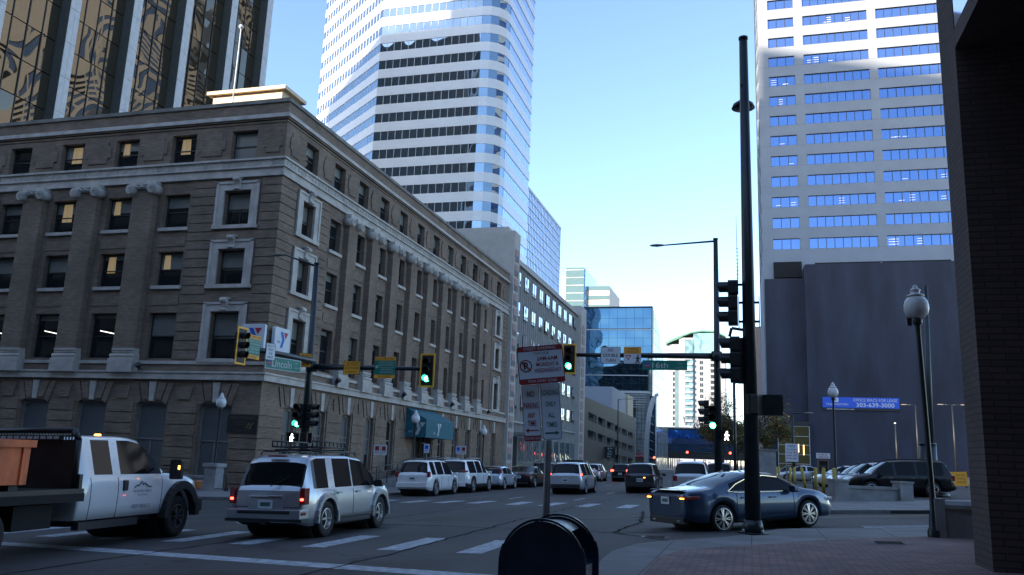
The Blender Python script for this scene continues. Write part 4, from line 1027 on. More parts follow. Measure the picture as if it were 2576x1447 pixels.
        r_=(xx,P0); P=r_[1]; q=[(r_[0],p[0],p[1]) for p in P]+[(r_[0],-p[0],p[1]) for p in P[::-1][1:-1]]
        b.add(q,[tuple(range(len(q)))[::-1] if fl else tuple(range(len(q)))],s.get('rearmat',body) if fl else body)
    # lower rear bumper / front grille panels
    for me_name,mb_ in list(parts.items()):
        if me_name=='body': continue
    bx=Matrix(); obs={}
    for k,mb_ in parts.items():
        # merge doubles for smooth shading
        o=mb_.build(k.split('#')[0],root); bm=bmesh.new(); bm.from_mesh(o.data); bmesh.ops.remove_doubles(bm,verts=bm.verts,dist=.0004); bm.to_mesh(o.data); bm.free(); obs[k]=o
    t=MB(); t.box(xa-.3,xf+.3,-hw*.72,hw*.72,.2,.5,underb)
    for xc in (xa,xf): t.cyl((xc,-hw*.80,rw_),(xc,hw*.80,rw_),Ra+.01,Ra+.01,underb,20)
    t.build('underbody',root)
    # wheels
    key=(rw_,s.get('ww',.22),s.get('rim',.24),s.get('spokes',5),s.get('rimmat',alloy).name,s.get('rstyle','twin'))
    if key not in WH: WH[key]=wheel_meshes(key[0],key[1],key[2],key[3],s.get('rimmat',alloy),key[5])
    for xc in (xa,xf):
        for sg in (1,-1):
            o=inst('wheel',WH[key][0],root,(xc,sg*(hw-key[1]/2-.02+s.get('woff',0)),rw_),(0,0,0 if sg==1 else PI)); inst('rim',WH[key][1],o,(0,0,0))
    # mirrors
    xm,zm=s['mirror']
    for sg in (1,-1):
        t=MB(); t.prism(rrect(-.11,.11,-.08,.08,.05),-.06,.06,s.get('mirmat',body),'x'); t.build('side_mirror',root,loc=(xm,sg*(hw+.12),zm)); 
    # door lines + handles
    t=MB()
    def side_y(x,z):
        i=min(range(N+1),key=lambda j:abs(xs[j]-x)); P=rings[i][1]
        for k in range(2,9):
            if P[k][1]<=z<=P[k+1][1] and P[k+1][1]>P[k][1]: f=(z-P[k][1])/(P[k+1][1]-P[k][1]); return P[k][0]+(P[k+1][0]-P[k][0])*f
        return P[4][0]
    for xd in s.get('doors',[]):
        for sg in (1,-1):
            zs=interp(s['belt'],xd); pts=[]
            for j in range(8):
                z=.42+(zs-.44)*j/7; pts.append((xd,sg*(side_y(xd,z)+.001),z))
            t=MB()
            for j in range(7): t.bar(pts[j],pts[j+1],.012,.008,underb)
            t.build('door_gap',root)
    for xd,zd in s.get('handles',[]):
        for sg in (1,-1): 
            t=MB(); yy=side_y(xd,zd); t.bar((xd-.1,sg*(yy+.025),zd),(xd+.1,sg*(yy+.025),zd),.03,.035,s.get('hmat',body)); t.build('door_handle',root)
    # tail lights etc
    for (x0_,x1_,y0_,y1_,z0_,z1_,m) in s.get('tails',[]):
        for sg in (1,-1):
            t=MB(); yy=sorted((sg*y0_,sg*y1_)); x0_=x0_-.022 if (x0_<-L/2 and sg==1) else x0_; t.box(x0_,x1_,yy[0],yy[1],z0_,z1_,m); o=t.build('tail_light',root); bev(o,.015)
    for (nm,x0_,x1_,y0_,y1_,z0_,z1_,m) in s.get('extra',[]):
        t=MB(); x0_=x0_-.03 if x0_<-L/2 else x0_; t.box(x0_,x1_,y0_,y1_,z0_,z1_,m); o=t.build(nm,root); bev(o,min(.02,abs(x1_-x0_)/3,abs(z1_-z0_)/3))
    for (x_,y_,z_) in s.get('plate',[]):
        x_-=.028; t=MB(); t.box(x_-.015,x_,y_-.17,y_+.17,z_-.09,z_+.09,signw); t.box(x_-.018,x_-.015,y_-.12,y_+.12,z_-.04,z_+.04,pm('plate_green',(.05,.13,.10),.5,var=.8,scale=30)); t.build('licence_plate',root)
    if s.get('rack'):
        a,b_,z_=s['rack']; 
        for sg in (1,-1):
            t=MB(); y=sg*(hw*.66); t.tube([(a,y,z_-.05),(a+.1,y,z_+.03),(b_-.1,y,z_+.03),(b_,y,z_-.05)],.02,s.get('rackmat',dark),8); t.build('roof_rail',root)
    return root
def bev(o,w_):
    m=o.modifiers.new('b','BEVEL'); m.width=w_; m.segments=2; return o
def paintm(n,c,rough=.3,metal=.35,coat=1): return pm(n,c,rough,metal=metal,coat=coat,var=.05,scale=.5)
silver=paintm('silver_paint',(.42,.44,.47),.32,.6); white=paintm('white_paint',(.72,.73,.74),.3,0); bluep=paintm('blue_car_paint',(.03,.062,.125),.28,.5)
blackp=pm('black_car_paint',(.004,.004,.005),.3,spec=.3,coat=.25); greyp=paintm('dark_grey_paint',(.03,.036,.044),.3,.4); lblue=paintm('pale_blue_paint',(.40,.46,.55),.3,.4); silv2=paintm('light_silver_paint',(.55,.57,.60),.3,.5)
tealp=paintm('teal_paint',(.02,.12,.2),.3,.4)
def suv_spec(L,W,H,paint,**k):
    h=L/2
    s=dict(L=L,W=W,paint=paint,axle=(-L*.285,L*.30),r=.37,rim=.25,
      top=[(-h,H*.60),(-h+.07,H*.64),(-h+.30,H*.965),(-h+.6,H*.99),(-.2,H),(h*.22,H*.975),(h*.42,H*.80),(h*.56,H*.625),(h*.9,H*.56),(h,H*.45)],
      belt=[(-h,H*.575),(0,H*.575),(h*.55,H*.56),(h*.9,H*.50),(h,H*.42)],
      ws=(h*.2,h*.56),rw=(-h+.05,-h+.30),sw=[(-h+.5,-h*.32),(-h*.27,h*.10),(h*.15,h*.5)],rwwide=True,mirror=(h*.42,H*.60),
      doors=[-h*.30,h*.12,h*.5],handles=[(-h*.2,H*.52),(h*.22,H*.52)],
      tails=[(-h-.02,-h+.14,W*.34,W*.455,H*.45,H*.60,redl)],plate=[(-h-.01,0,H*.44)],
      extra=[('rear_bumper',-h-.05,-h+.1,-W*.42,W*.42,.36,H*.32,plast),('grille',h-.06,h+.015,-W*.25,W*.25,.45,.72,plast)],
      rack=(-h*.75,h*.15,H+.04))
    s.update(k); return s
def sedan_spec(L,W,H,paint,**k):
    h=L/2
    s=dict(L=L,W=W,paint=paint,axle=(-L*.27,L*.31),r=.335,rim=.24,
      top=[(-h,H*.62),(-h+.1,H*.68),(-h*.72,H*.72),(-h*.50,H*.83),(-h*.25,H*.965),(0,H),(h*.15,H*.97),(h*.42,H*.78),(h*.54,H*.66),(h*.85,H*.58),(h,H*.44)],
      belt=[(-h,H*.60),(-h*.5,H*.66),(0,H*.645),(h*.55,H*.62),(h*.85,H*.53),(h,H*.42)],
      ws=(h*.12,h*.53),rw=(-h*.72,-h*.24),sw=[(-h*.56,-h*.10),(-h*.06,h*.45)],mirror=(h*.36,H*.67),
      doors=[-h*.34,-h*.06,h*.42],handles=[(-h*.28,H*.58),(h*.06,H*.58)],
      tails=[(-h-.015,-h+.2,W*.26,W*.46,H*.52,H*.61,redl)],plate=[(-h-.01,0,H*.5)],
      extra=[('rear_bumper',-h-.03,-h+.05,-W*.36,W*.36,.24,.36,plast),('grille',h-.05,h+.012,-W*.22,W*.22,.3,.55,plast)])
    s.update(k); return s
def gp(x,y,h=0): return (x,y,zg(x)+h)
# --- silver SUV in the crossing (square tailgate, flared arches, roof basket)
H=1.76; L=4.75; h=L/2
sp4=suv_spec(L,1.80,H,silver,tumble=.2,axle=(-1.38,1.41),r=.385,rim=.225,ww=.255,spokes=6,rstyle='wide',gap=.085,
  top=[(-h,1.02),(-h+.06,1.06),(-h+.34,1.68),(-h+.65,1.75),(-.2,1.76),(.55,1.70),(1.0,1.42),(1.32,1.16),(2.0,1.07),(h,.82)],
  belt=[(-h,1.0),(0,1.02),(1.2,1.02),(1.9,.95),(h,.74)],ws=(.55,1.32),rw=(-h+.06,-h+.33),
  sw=[(-1.95,-1.30),(-1.02,-.16),(-.09,1.2)],doors=[-1.1,-.12,1.12],handles=[(-.85,.93),(.12,.93)],mirror=(1.0,1.1),mirmat=plast,
  tails=[(-h-.03,-h+.16,.77,.893,.72,1.06,redl),(-h-.045,-h-.03,.79,.87,.80,.85,redon)],plate=[(-h-.055,-.0,.72)],
  extra=[('rear_bumper',-h-.13,-h+.25,-.86,.86,.42,.62,silver),('bumper_step',-h-.15,-h-.1,-.62,.62,.53,.60,plast),('plate_recess',-h-.045,-h+.02,-.42,.42,.62,.86,silver),
   ('tailgate_strip',-h-.075,-h,-.38,.38,.86,.90,chrome),('reflector',-h-.10,-h+.1,.70,.87,.50,.58,redl),('reflector',-h-.10,-h+.1,-.87,-.70,.50,.58,redl),
   ('side_step',-1.0,1.0,-.93,-.84,.36,.43,plast),('side_step',-1.0,1.0,.84,.93,.36,.43,plast),('brake_lamp',-h+.26,-h+.34,-.22,.22,1.70,1.735,redl),('tow_hitch',-h-.12,-h+.2,-.08,.08,.30,.40,plast)],rack=(-1.8,.5,1.80))
r4=car('silver_suv','silver SUV with a black roof basket and glowing tail lights crossing the near crosswalk','SUV',gp(-9.83,18.35),PI/2+.01,sp4)
t=MB(); z=1.93
for y in (-.5,.5): t.tube([(-1.5,y,z),(.1,y,z),(.1,y,z+.12),(-1.5,y,z+.12),(-1.5,y,z)],.02,dark,6)
for k in range(9): x=-1.5+k*.2; t.tube([(x,-.5,z+.12),(x,-.5,z),(x,.5,z),(x,.5,z+.12)],.014,dark,6)
for x in (-1.2,-.1): t.bar((x,-.6,1.86),(x,.6,1.86),.06,.04,dark)
t.build('roof_basket',r4)
t=MB(); t.bar((-2.41,-.05,1.08),(-2.24,-.42,1.30),.02,.015,plast); t.build('rear_wiper',r4)
t=MB()
for a_,b_ in (((-2.405,-.80,.66),(-2.405,-.80,1.0)),((-2.405,.80,.66),(-2.405,.80,1.0)),((-2.405,-.80,.66),(-2.405,.80,.66))): t.bar(a_,b_,.012,.012,underb)
t.build('tailgate_gap',r4)
t=MB(); t.box(-2.53,-2.38,-.9,.9,.37,.43,plast)
t.build('bumper_lower_lip',r4)
for sg in (1,-1):
    for xc in (-1.38,1.41):
        t=MB(); pts=[(xc+.47*math.cos(a),sg*.905,.385+.49*math.sin(a)) for a in [R(-8+196*k/14) for k in range(15)]]
        for i in range(14): t.bar(pts[i],pts[i+1],.07,.09,silver)
        t.build('wheel_arch_flare',r4)
# --- blue sedan
H=1.45;L=4.87;h=L/2
spm=sedan_spec(L,1.84,H,bluep,axle=(-1.40,1.43),r=.34,rim=.265,spokes=8,rstyle='twin',gap=.055,
  top=[(-h,.98),(-h+.10,1.04),(-1.62,1.10),(-1.05,1.27),(-.45,1.42),(.05,1.45),(.5,1.40),(1.0,1.18),(1.28,1.03),(1.9,.93),(2.25,.78),(h,.62)],
  belt=[(-h,.94),(-1.5,.99),(-.6,.965),(.6,.93),(1.3,.91),(1.9,.84),(2.25,.72),(h,.58)],smt=3,
  ws=(.42,1.24),rw=(-1.6,-.52),sw=[(-1.12,-.42),(-.36,.98)],mirror=(.82,.99),doors=[-.95,-.38,.92],handles=[(-.72,.83),(.2,.81)],
  tails=[(-h-.03,-h+.36,.56,.875,.83,.915,redl),(-h-.05,-h-.02,.62,.78,.85,.875,ambon)],plate=[(-h-.02,0,.80)],
  extra=[('rear_bumper',-h-.03,-h+.1,-.72,.72,.24,.40,plast),('spoiler',-h-.02,-h+.12,-.66,.66,1.035,1.06,bluep),('chrome_strip',-h-.025,-h,-.56,.56,.905,.925,chrome),('exhaust',-h-.04,-h+.05,.45,.57,.27,.34,chrome),('exhaust',-h-.04,-h+.05,-.57,-.45,.27,.34,chrome),('grille',h-.1,h+.01,-.4,.4,.35,.62,plast),('repeater_lamp',.80,.9,-1.06,-1.0,1.0,1.03,redon)],
  tails2=0)
head=R(49)
axR=Vector((-.75,21.87,0)); dirv=Vector((math.sin(head),math.cos(head),0)); lf=Vector((-dirv.y,dirv.x,0))
cm=axR+dirv*1.48+lf*.86+Vector((.03,.0,0))
rm=car('blue_sedan','dark blue sedan turning right behind the thick black signal pole','car',(cm.x,cm.y,zg(cm.x)),PI/2-head,spm,pitch=.03)
for sg in (1,-1):
    t=MB(); pts=[(-1.22,.985),(-.9,1.17),(-.45,1.315),(.05,1.355),(.5,1.30),(.98,1.06),(1.12,.955)]
    P=[]
    for x_,z_ in pts: P.append((x_,sg*(.875-.29*(z_-.95)+.012),z_))
    for i in range(len(P)-1): t.bar(P[i],P[i+1],.012,.018,chrome)
    Q=[(-1.22,.985),(-.9,.955),(.2,.935),(1.12,.945)]; Q=[(x_,sg*.905,z_+.01) for x_,z_ in Q]
    for i in range(3): t.bar(Q[i],Q[i+1],.012,.018,chrome)
    t.build('window_trim',rm)
for sg in (1,-1):
    t=MB(); t.box(h-.42,h-.12,min(sg*.62,sg*.86),max(sg*.62,sg*.86),.64,.74,whitl); bev(t.build('headlight',rm),.03)
t=MB(); t.prism([(-.55,1.44),(-.72,1.43),(-.66,1.50)],-.02,.02,bluep,'y'); t.build('roof_antenna',rm)
# --- moving traffic and parked cars on the street
lx=suv_spec(4.89,1.9,1.70,silv2,axle=(-1.32,1.47),tails=[(-2.24,-2.25,.50,.90,1.0,1.10,redon),(-2.24,-2.2,.80,.92,.92,1.13,redl)],r=.37)
car('silver_crossover','pale silver crossover with bright red tail lights waiting just past the far crosswalk','SUV',gp(-9.55,47.15),PI/2,lx)
ds=suv_spec(4.7,1.86,1.68,greyp,tails=[(-2.37,-2.2,.55,.88,.95,1.05,redl)],extra=[('rear_bumper',-2.40,-2.25,-.78,.78,.36,.6,plast),('number_plate_lamp',-2.39,-2.34,-.32,-.22,.86,.89,ambon)])
car('dark_crossover','dark grey crossover seen from behind in the right lane, left of the blue sedan','SUV',gp(-6.05,50.9),PI/2,ds)
vn=suv_spec(5.1,1.95,1.78,silv2,rackmat=alum)
car('silver_minivan','pale van roof showing over the blue sedan boot','van',gp(-2.9,46.5),PI/2,vn)
vn2=suv_spec(4.8,1.9,1.75,greyp); car('dark_van','dark roofed van behind the pale van, half hidden by the signal poles','van',gp(-1.9,58),PI/2,vn2)
PK='vehicles parked along the left kerb'
jp=suv_spec(4.6,1.84,1.74,white,axle=(-1.33,1.36),r=.37,tails=[(-2.32,-2.16,.76,.90,.92,1.18,redl)],extra=[('rear_bumper',-2.40,-2.2,-.80,.80,.42,.66,white),('grille',2.2,2.33,-.4,.4,.5,.75,plast)],rack=(-1.7,.6,1.78),
  sw=[(-1.85,-1.35),(-1.15,-.25),(-.15,1.05)],plate=[(-2.31,0,.85)])
car('white_suv','boxy white SUV parked first in the kerbside row','SUV',gp(-15.8,40.75),PI/2,jp,PK)
pf=suv_spec(5.0,1.98,1.80,white,axle=(-1.40,1.50),r=.40,clad=plast,tails=[(-2.52,-2.3,.52,.94,1.13,1.21,redl)],rwwide=True,rack=(-1.8,.8,1.84),rackmat=alum,
  extra=[('rear_bumper',-2.55,-2.4,-.84,.84,.36,.62,white),('bumper_trim',-2.58,-2.5,-.5,.5,.42,.50,plast),('tail_strip',-2.52,-2.24,-.6,.6,1.13,1.19,plast)])
car('white_suv','large white three row SUV with black wheel arches parked second from the corner','SUV',gp(-15.75,46.3),PI/2,pf,PK)
hb=sedan_spec(4.15,1.70,1.43,lblue,top=[(-2.075,.86),(-1.98,.95),(-1.62,1.25),(-1.2,1.38),(-.3,1.43),(.3,1.36),(.85,1.12),(1.15,.98),(1.8,.86),(2.075,.6)],ws=(.25,1.1),rw=(-1.97,-1.25),rwwide=False,sw=[(-1.3,-.42),(-.36,.9)],
  tails=[(-1.98,-1.75,.66,.80,1.0,1.26,redl)])
car('pale_blue_hatchback','pale blue compact hatchback with tall narrow tail lights parked behind the white SUVs','car',gp(-15.6,52.2),PI/2,hb,PK)
bs=sedan_spec(4.9,1.85,1.43,blackp)
car('black_sedan','black sedan parked beyond the pale blue hatchback','car',gp(-15.2,58.3),PI/2,bs,PK)
sp_=suv_spec(4.7,1.85,1.7,blackp)
car('black_wagon','dark parked car ahead of the black sedan, mostly behind the sign post','car',gp(-15.3,65),PI/2,sp_,PK)
tk=dict(top=[(-2.9,1.05),(-.75,1.06),(-.68,1.1),(-.6,1.80),(.2,1.86),(.75,1.78),(1.2,1.4),(1.5,1.15),(2.5,1.05),(2.9,.7)],belt=[(-2.9,1.03),(1.4,1.06),(2.4,.95),(2.9,.65)],ws=(.7,1.5),rw=(-.72,-.58),sw=[(-.5,.1),(.16,1.3)],smt=1)
ps2=suv_spec(5.8,2.0,1.86,white,axle=(-1.8,1.9),r=.4,mirror=(1.1,1.15),doors=[-.55,1.2],handles=[(-.3,1.0)],rack=None,**tk)
trk=car('white_pickup','small looking white pickup truck with a dark roof box parked far up the street','pickup',gp(-14.6,74),PI/2,ps2,PK)
t=MB(); t.box(-2.7,-.9,-.85,.85,1.75,1.95,dark)
for x in (-2.6,-1.0):
    for y in (-.8,.8): t.box(x-.03,x+.03,y-.03,y+.03,1.0,1.75,dark)
t.build('ladder_rack',trk)
car('white_suv','pale car just beyond the far white pickup','SUV',gp(-14.4,81),PI/2,suv_spec(4.6,1.8,1.65,silv2,tails=[(-2.33,-2.2,.6,.85,.95,1.1,redl)]),PK)
car('maroon_car','dark car with one bright brake light far up the street','car',gp(-11.8,82),PI/2,suv_spec(4.6,1.85,1.65,blackp,tails=[(-2.33,-2.2,.6,.88,.95,1.12,redon)]))
for k in range(3):
    car('dark_car',['first','second','third'][k]+' dark parked car in the distant row right of the dark crossover','car',gp(-6.3+.5*k+1.8,128+6.5*k),PI/2+.02,sedan_spec(4.7,1.8,1.45,[greyp,blackp,greyp][k]),'distant parked cars')
# --- parking lot cars
car('black_suv','long black SUV parked side on behind the low white wall','SUV',gp(7.1,46.6,.14),PI+.16,suv_spec(4.95,1.96,1.76,blackp,hmat=chrome))
car('silver_crossover','silver crossover nose out just left of the black SUV','SUV',gp(6.9,52.6,.14),PI+.22,suv_spec(4.7,1.86,1.68,silv2))
car('silver_hatchback','second silver car in the lot row behind the black SUV','car',gp(7.0,58.5,.14),PI+.22,suv_spec(4.4,1.8,1.58,silver))
car('silver_hatchback','silver car deeper in the lot, behind the yellow bollards','car',gp(6.6,65,.14),PI+.22,sedan_spec(4.5,1.8,1.5,silv2))
car('grey_sedan','pale grey sedan parked at the back of the lot below the price board','car',gp(4.5,79,.14),PI+.1,sedan_spec(4.7,1.82,1.5,silver))
car('black_hatchback','dark car at the left end of the lot behind the grey sedan','car',gp(3.8,87,.14),PI+.1,sedan_spec(4.3,1.8,1.5,greyp))
car('teal_car','teal car in the lot right of the tall utility pole','car',gp(14.6,80,.14),PI+.1,sedan_spec(4.6,1.8,1.5,tealp))
# --- flatbed work truck
TK=dict(L=4.2,W=2.0,paint=white,axle=(-9,1.15),r=.43,rim=.25,ww=.27,spokes=8,rstyle='wide',rimmat=pm('dark_steel_rim',(.09,.09,.09),.5,metal=.5),gap=.12,
  top=[(-2.1,1.84),(-2.06,2.0),(-1.85,2.04),(-.5,2.06),(-.12,2.0),(.22,1.76),(.58,1.42),(.76,1.36),(1.5,1.30),(1.9,1.22),(2.1,.95)],smt=2,
  belt=[(-2.1,1.30),(.4,1.30),(.8,1.28),(1.5,1.2),(1.9,1.1),(2.1,.85)],sill=[(-2.1,.52),(1.75,.52),(2.1,.5)],plan=[(-2.1,.97),(-1.9,1),(0,1),(1.5,1),(1.9,.96),(2.1,.86)],
  ws=(-.16,.60),rw=(-99,-98),sw=[(-1.68,-1.12),(-.90,.46)],mirror=(-50,0),doors=[-1.8,-1.0,.46],handles=[],tumble=.26,tails=[],plate=[],rack=None,
  extra=[('front_bumper',1.98,2.2,-.95,.95,.5,.78,plast),('door_handle',-.86,-.72,-1.03,-.97,1.02,1.22,plast),('door_handle',-.86,-.72,.97,1.03,1.02,1.22,plast),('clearance_lamp',-.45,-.38,-.06,.06,2.07,2.12,ambon),('indicator_lamp',1.85,2.10,-.98,-.80,.98,1.16,pm('orange_lens',(.6,.2,.03),.2,coat=.5)),('headlight',1.86,2.12,-.96,-.6,1.0,1.1,whitl)])
TX,TY=-12.95,15.75
TKH=PI/2+R(6)
# origin of cab: axle front at +1.2
_d=Vector((math.cos(TKH),math.sin(TKH),0)); _l=Vector((-_d.y,_d.x,0)); _c=Vector((-12.02,16.0,0))-_d*1.30+_l*.9
tr_=car('flatbed_truck','white flatbed work truck carrying an orange metal bin, at the left edge','truck',(_c.x,_c.y,zg(_c.x)),TKH,TK)
for o in list(tr_.children):
    if o.name.startswith('wheel') and o.location.x<-5: 
        for c in list(o.children): bpy.data.objects.remove(c)
        bpy.data.objects.remove(o)
    elif o.name.startswith('side_mirror'): bpy.data.objects.remove(o)
    elif o.name.startswith('underbody'): bpy.data.objects.remove(o)
t=MB(); t.box(-6.2,1.8,-.45,.45,.55,.8,underb); t.cyl((1.15,-.8,.43),(1.15,.8,.43),.5,.5,underb,20); t.box(-2.1,.4,-.8,.8,.42,.6,underb); t.box(-2.05,-.3,-1.0,-.86,.36,.5,plast); t.box(-3.6,-2.7,-.95,-.5,.45,.85,underb); t.build('chassis',tr_)
wm_,rm_=wheel_meshes(.42,.5,.25,8,MATS['dark_steel_rim'],'wide')
for sg in (1,-1): o=inst('rear_wheel',wm_,tr_,(-4.25,sg*.8,.42),(0,0,0 if sg==1 else PI)); inst('rim',rm_,o,(0,0,0))
t=MB(); t.box(-6.2,-2.2,-1.15,1.15,.98,1.10,dark); t.box(-6.2,-2.2,-1.17,-1.1,.88,1.02,underb); t.box(-2.28,-2.2,-1.1,1.1,1.1,1.35,dark)
t.build('flatbed_deck',tr_)
t=MB()
for y in (-1.0,1.0): t.tube([(-2.28,y,1.1),(-2.28,y,1.95),(-2.23,y*.85,2.12)],.05,dark,8)
t.tube([(-2.23,-.85,2.12),(-2.23,.85,2.12)],.05,dark,8)
t.box(-2.262,-2.25,-.97,.97,1.1,1.95,dark)
for k in range(33): t.bar((-2.25,-.95+k*.06,1.9),(-2.25,-.95+k*.06,2.1),.034,.012,dark)
for k in range(10): t.bar((-2.24,-1,1.3+k*.08),(-2.24,1,1.3+k*.08),.012,.03,dark)
t.box(-2.27,-2.24,-.98,.98,1.1,1.5,dark); t.build('headache_rack',tr_)
t=MB(); t.box(-2.36,-2.30,-.7,.7,1.95,2.03,plast)
for k in range(10): t.box(-2.37,-2.36,-.65+k*.135,-.55+k*.135,1.965,2.015,whitl)
t.build('light_bar',tr_)
for sg in (1,-1):
    t=MB(); t.prism(rrect(-.13,.13,-.2,.2,.04),-.05,.05,plast,'x'); o=t.build('towing_mirror',tr_,loc=(.42,sg*1.32,1.42)); 
    t=MB(); t.bar((.42,sg*1.0,1.36),(.42,sg*1.25,1.36),.04,.03,plast); t.bar((.42,sg*1.0,1.5),(.42,sg*1.25,1.5),.04,.03,plast); t.build('mirror_arm',tr_)
    t=MB(); pts=[(1.15+.60*math.cos(a),sg*1.02,.43+.66*math.sin(a)) for a in [R(0+180*k/14) for k in range(15)]]
    for i in range(14): t.bar(pts[i],pts[i+1],.14,.17,plast)
    t.build('fender_flare',tr_)
t=MB(); t.box(.36,.42,-1.42,-1.385,1.42,1.50,ambon); t.build('mirror_indicator',tr_)
dl=pm('door_lettering',(.03,.04,.06),.5)
def dtext(s,x,z,hh,ww): return text(s,tr_,x,z,hh,ww,dl,y=-1.012,face='-y')
dtext('MILE HIGH METAL WORKS, INC.',-.22,1.0,.055,.62); dtext('Denver, Colorado',-.22,.93,.035,.34); dtext('USDOT 1485260 CO',-.25,.71,.07,.6)
t=MB(); P=[(-.5,1.07),(-.42,1.12),(-.37,1.1),(-.28,1.19),(-.22,1.12),(-.17,1.16),(-.05,1.09),(.06,1.08)]
for i in range(len(P)-1): t.bar((P[i][0],-1.012,P[i][1]),(P[i+1][0],-1.012,P[i+1][1]),.008,.018,dl)
t.build('mountain_logo',tr_)
bin_=pm('orange_bin_paint',(.72,.165,.05),.6,var=.35,scale=3,stretch=(1,1,.4))
ob=thing('orange_bin','rusty orange metal bin standing on the flatbed truck deck','metal bin',tuple(_c-_d*4.75+Vector((0,0,zg(_c.x)+1.12))),TKH)
t=MB(); t.box(-1.35,1.25,-1.0,1.0,0.12,.72,bin_); t.box(-1.4,1.3,-1.06,1.06,.72,.84,bin_); 
for x in (-1.2,0,1.1): t.box(x-.04,x+.04,-1.03,1.03,.12,.72,bin_)
t.build('box',ob); t=MB(); t.box(-1.0,.4,-1.045,-1.03,.48,.62,plast); t.build('faded_panel',ob)
t=MB()
for x in (-1.1,-.3,.5,1.1): t.box(x-.1,x+.1,-.9,.9,0,.12,plast)
t.build('skid',ob)
# ---------------------------------------------------------------- traffic signals
def signal(loc,rz,lit,label,back=True,group=None):
    o=thing('traffic_signal',label,'traffic signal',loc,rz,group)
    t=MB(); 
    for k in range(3): t.prism(rrect(-.17,.17,-.53+.355*k,-.53+.345+.355*k,.05),-.02,.2,dark,'y')
    t.build('housing',o)
    if back:
        t=MB(); t.box(-.30,.30,-.01,.0,-.66,.66,signbk); t.build('backplate',o)
        t=MB()
        for a,b,c,d in ((-.33,.33,-.71,-.64),(-.33,.33,.64,.71),(-.33,-.265,-.64,.64),(.265,.33,-.64,.64)): t.box(a,b,-.02,.005,c,d,ylw)
        t.build('yellow_border',o)
    for k in range(3):
        z=.36-.355*k; m={0:redoff,1:lensoff,2:lensoff}[k]
        if lit==k: m=[redon,ambon,grn][k]
        t=MB(); t.lathe([(.001,-.075),(.07,-.065),(.125,-.03)],(0,0,z),m,18,'y'); t.build('lens',o)
        t=MB(); n=12; P=[(R(-35+250*j/n)) for j in range(n+1)]
        for j in range(n):
            a,b=P[j],P[j+1]; q=lambda an,y,r=.14:(r*math.cos(an),y,z+r*math.sin(an))
            cut=lambda an: -.30+.10*(1-math.sin(an))*.5
            t.add([q(a,-.02),q(b,-.02),q(b,cut(b)),q(a,cut(a)),q(a,-.02,.147),q(b,-.02,.147),q(b,cut(b),.147),q(a,cut(a),.147)],[(0,1,2,3),(7,6,5,4),(2,6,7,3)],dark)
        t.build('visor',o)
    return o
WALK=[[(.02,.2),(.055,.17),(.055,.11),(.02,.08),(-.02,.1),(-.03,.15)],[(-.07,.06),(.03,.08),(.07,.03),(.13,-.0),(.12,-.04),(.05,-.02),(.04,-.08),(-.05,-.08),(-.05,.0),(-.09,-.04),(-.11,-.02)],[(-.05,-.08),(.04,-.08),(.06,-.14),(.11,-.26),(.06,-.26),(.0,-.13),(-.07,-.26),(-.12,-.25)]]
def pedsig(loc,rz,label,state='walk'):
    o=thing('pedestrian_signal',label,'pedestrian signal',loc,rz)
    t=MB(); t.prism(rrect(-.23,.23,-.23,.23,.04),-.02,.18,dark,'y'); t.build('housing',o)
    t=MB(); t.box(-.24,.24,-.14,-.02,.20,.23,dark); t.box(-.24,-.21,-.14,-.02,-.22,.2,dark); t.box(.21,.24,-.14,-.02,-.22,.2,dark); t.build('hood',o)
    if state:
        t=MB(); s=.85
        for P in WALK: t.prism([(a*s,b*s+.02) for a,b in P],-.035,-.022,walkw if state=='walk' else redl,'y')
        t.build('walking_figure' if state=='walk' else 'hand_symbol',o)
    return o
def streetpole(name,label,base,top,r0,r1,extra=None):
    o=thing(name,label,'signal pole',base); t=MB(); b=Vector(base); tp=Vector(top)-b
    t.cyl((0,0,.0),tp,r0,r1,poleg,18); t.cyl(tp,tp+Vector((0,0,.06)),r1*1.15,r1*1.15,poleg,18); t.build('pole',o)
    t=MB(); t.cyl((0,0,0),(0,0,.04),r0*1.9,r0*1.9,poleg,4); t.cyl((0,0,.04),(0,0,.3),r0*1.35,r0*1.1,poleg,18)
    for k in range(4): a=PI/4+k*PI/2; t.cyl((r0*1.6*math.cos(a),r0*1.6*math.sin(a),.03),(r0*1.6*math.cos(a),r0*1.6*math.sin(a),.11),.03,.03,alum,6)
    t.build('base',o); return o
def cobra(par,a,b,name='lamp_head'):  # arm from a to b (local), head at b
    t=MB(); t.cyl(a,b,.05,.035,poleg,8); t.build('lamp_arm',par)
    d=(Vector(b)-Vector(a)); d.z=0; d.normalize(); B=Vector(b); t=MB()
    prof=[(0,.05),(.1,.09),(.35,.13),(.6,.10),(.72,.02)]
    for i in range(4):
        p,q=prof[i],prof[i+1]; nn=Vector((d.y,-d.x,0)); vs=[]
        for s_,w_ in (p,q):
            c=B+d*s_
            for k in range(8): an=2*PI*k/8; vs.append(c+nn*(w_*math.cos(an))+Vector((0,0,w_*.55*math.sin(an))))
        t.add(vs,[(k,(k+1)%8,8+(k+1)%8,8+k) for k in range(8)],stoned,True)
    t.build(name,par)
    t=MB(); t.lathe([(.001,-.09),(.07,-.05),(.09,.0)],B+d*.35,whitl,10); t.build('lamp_lens',par)
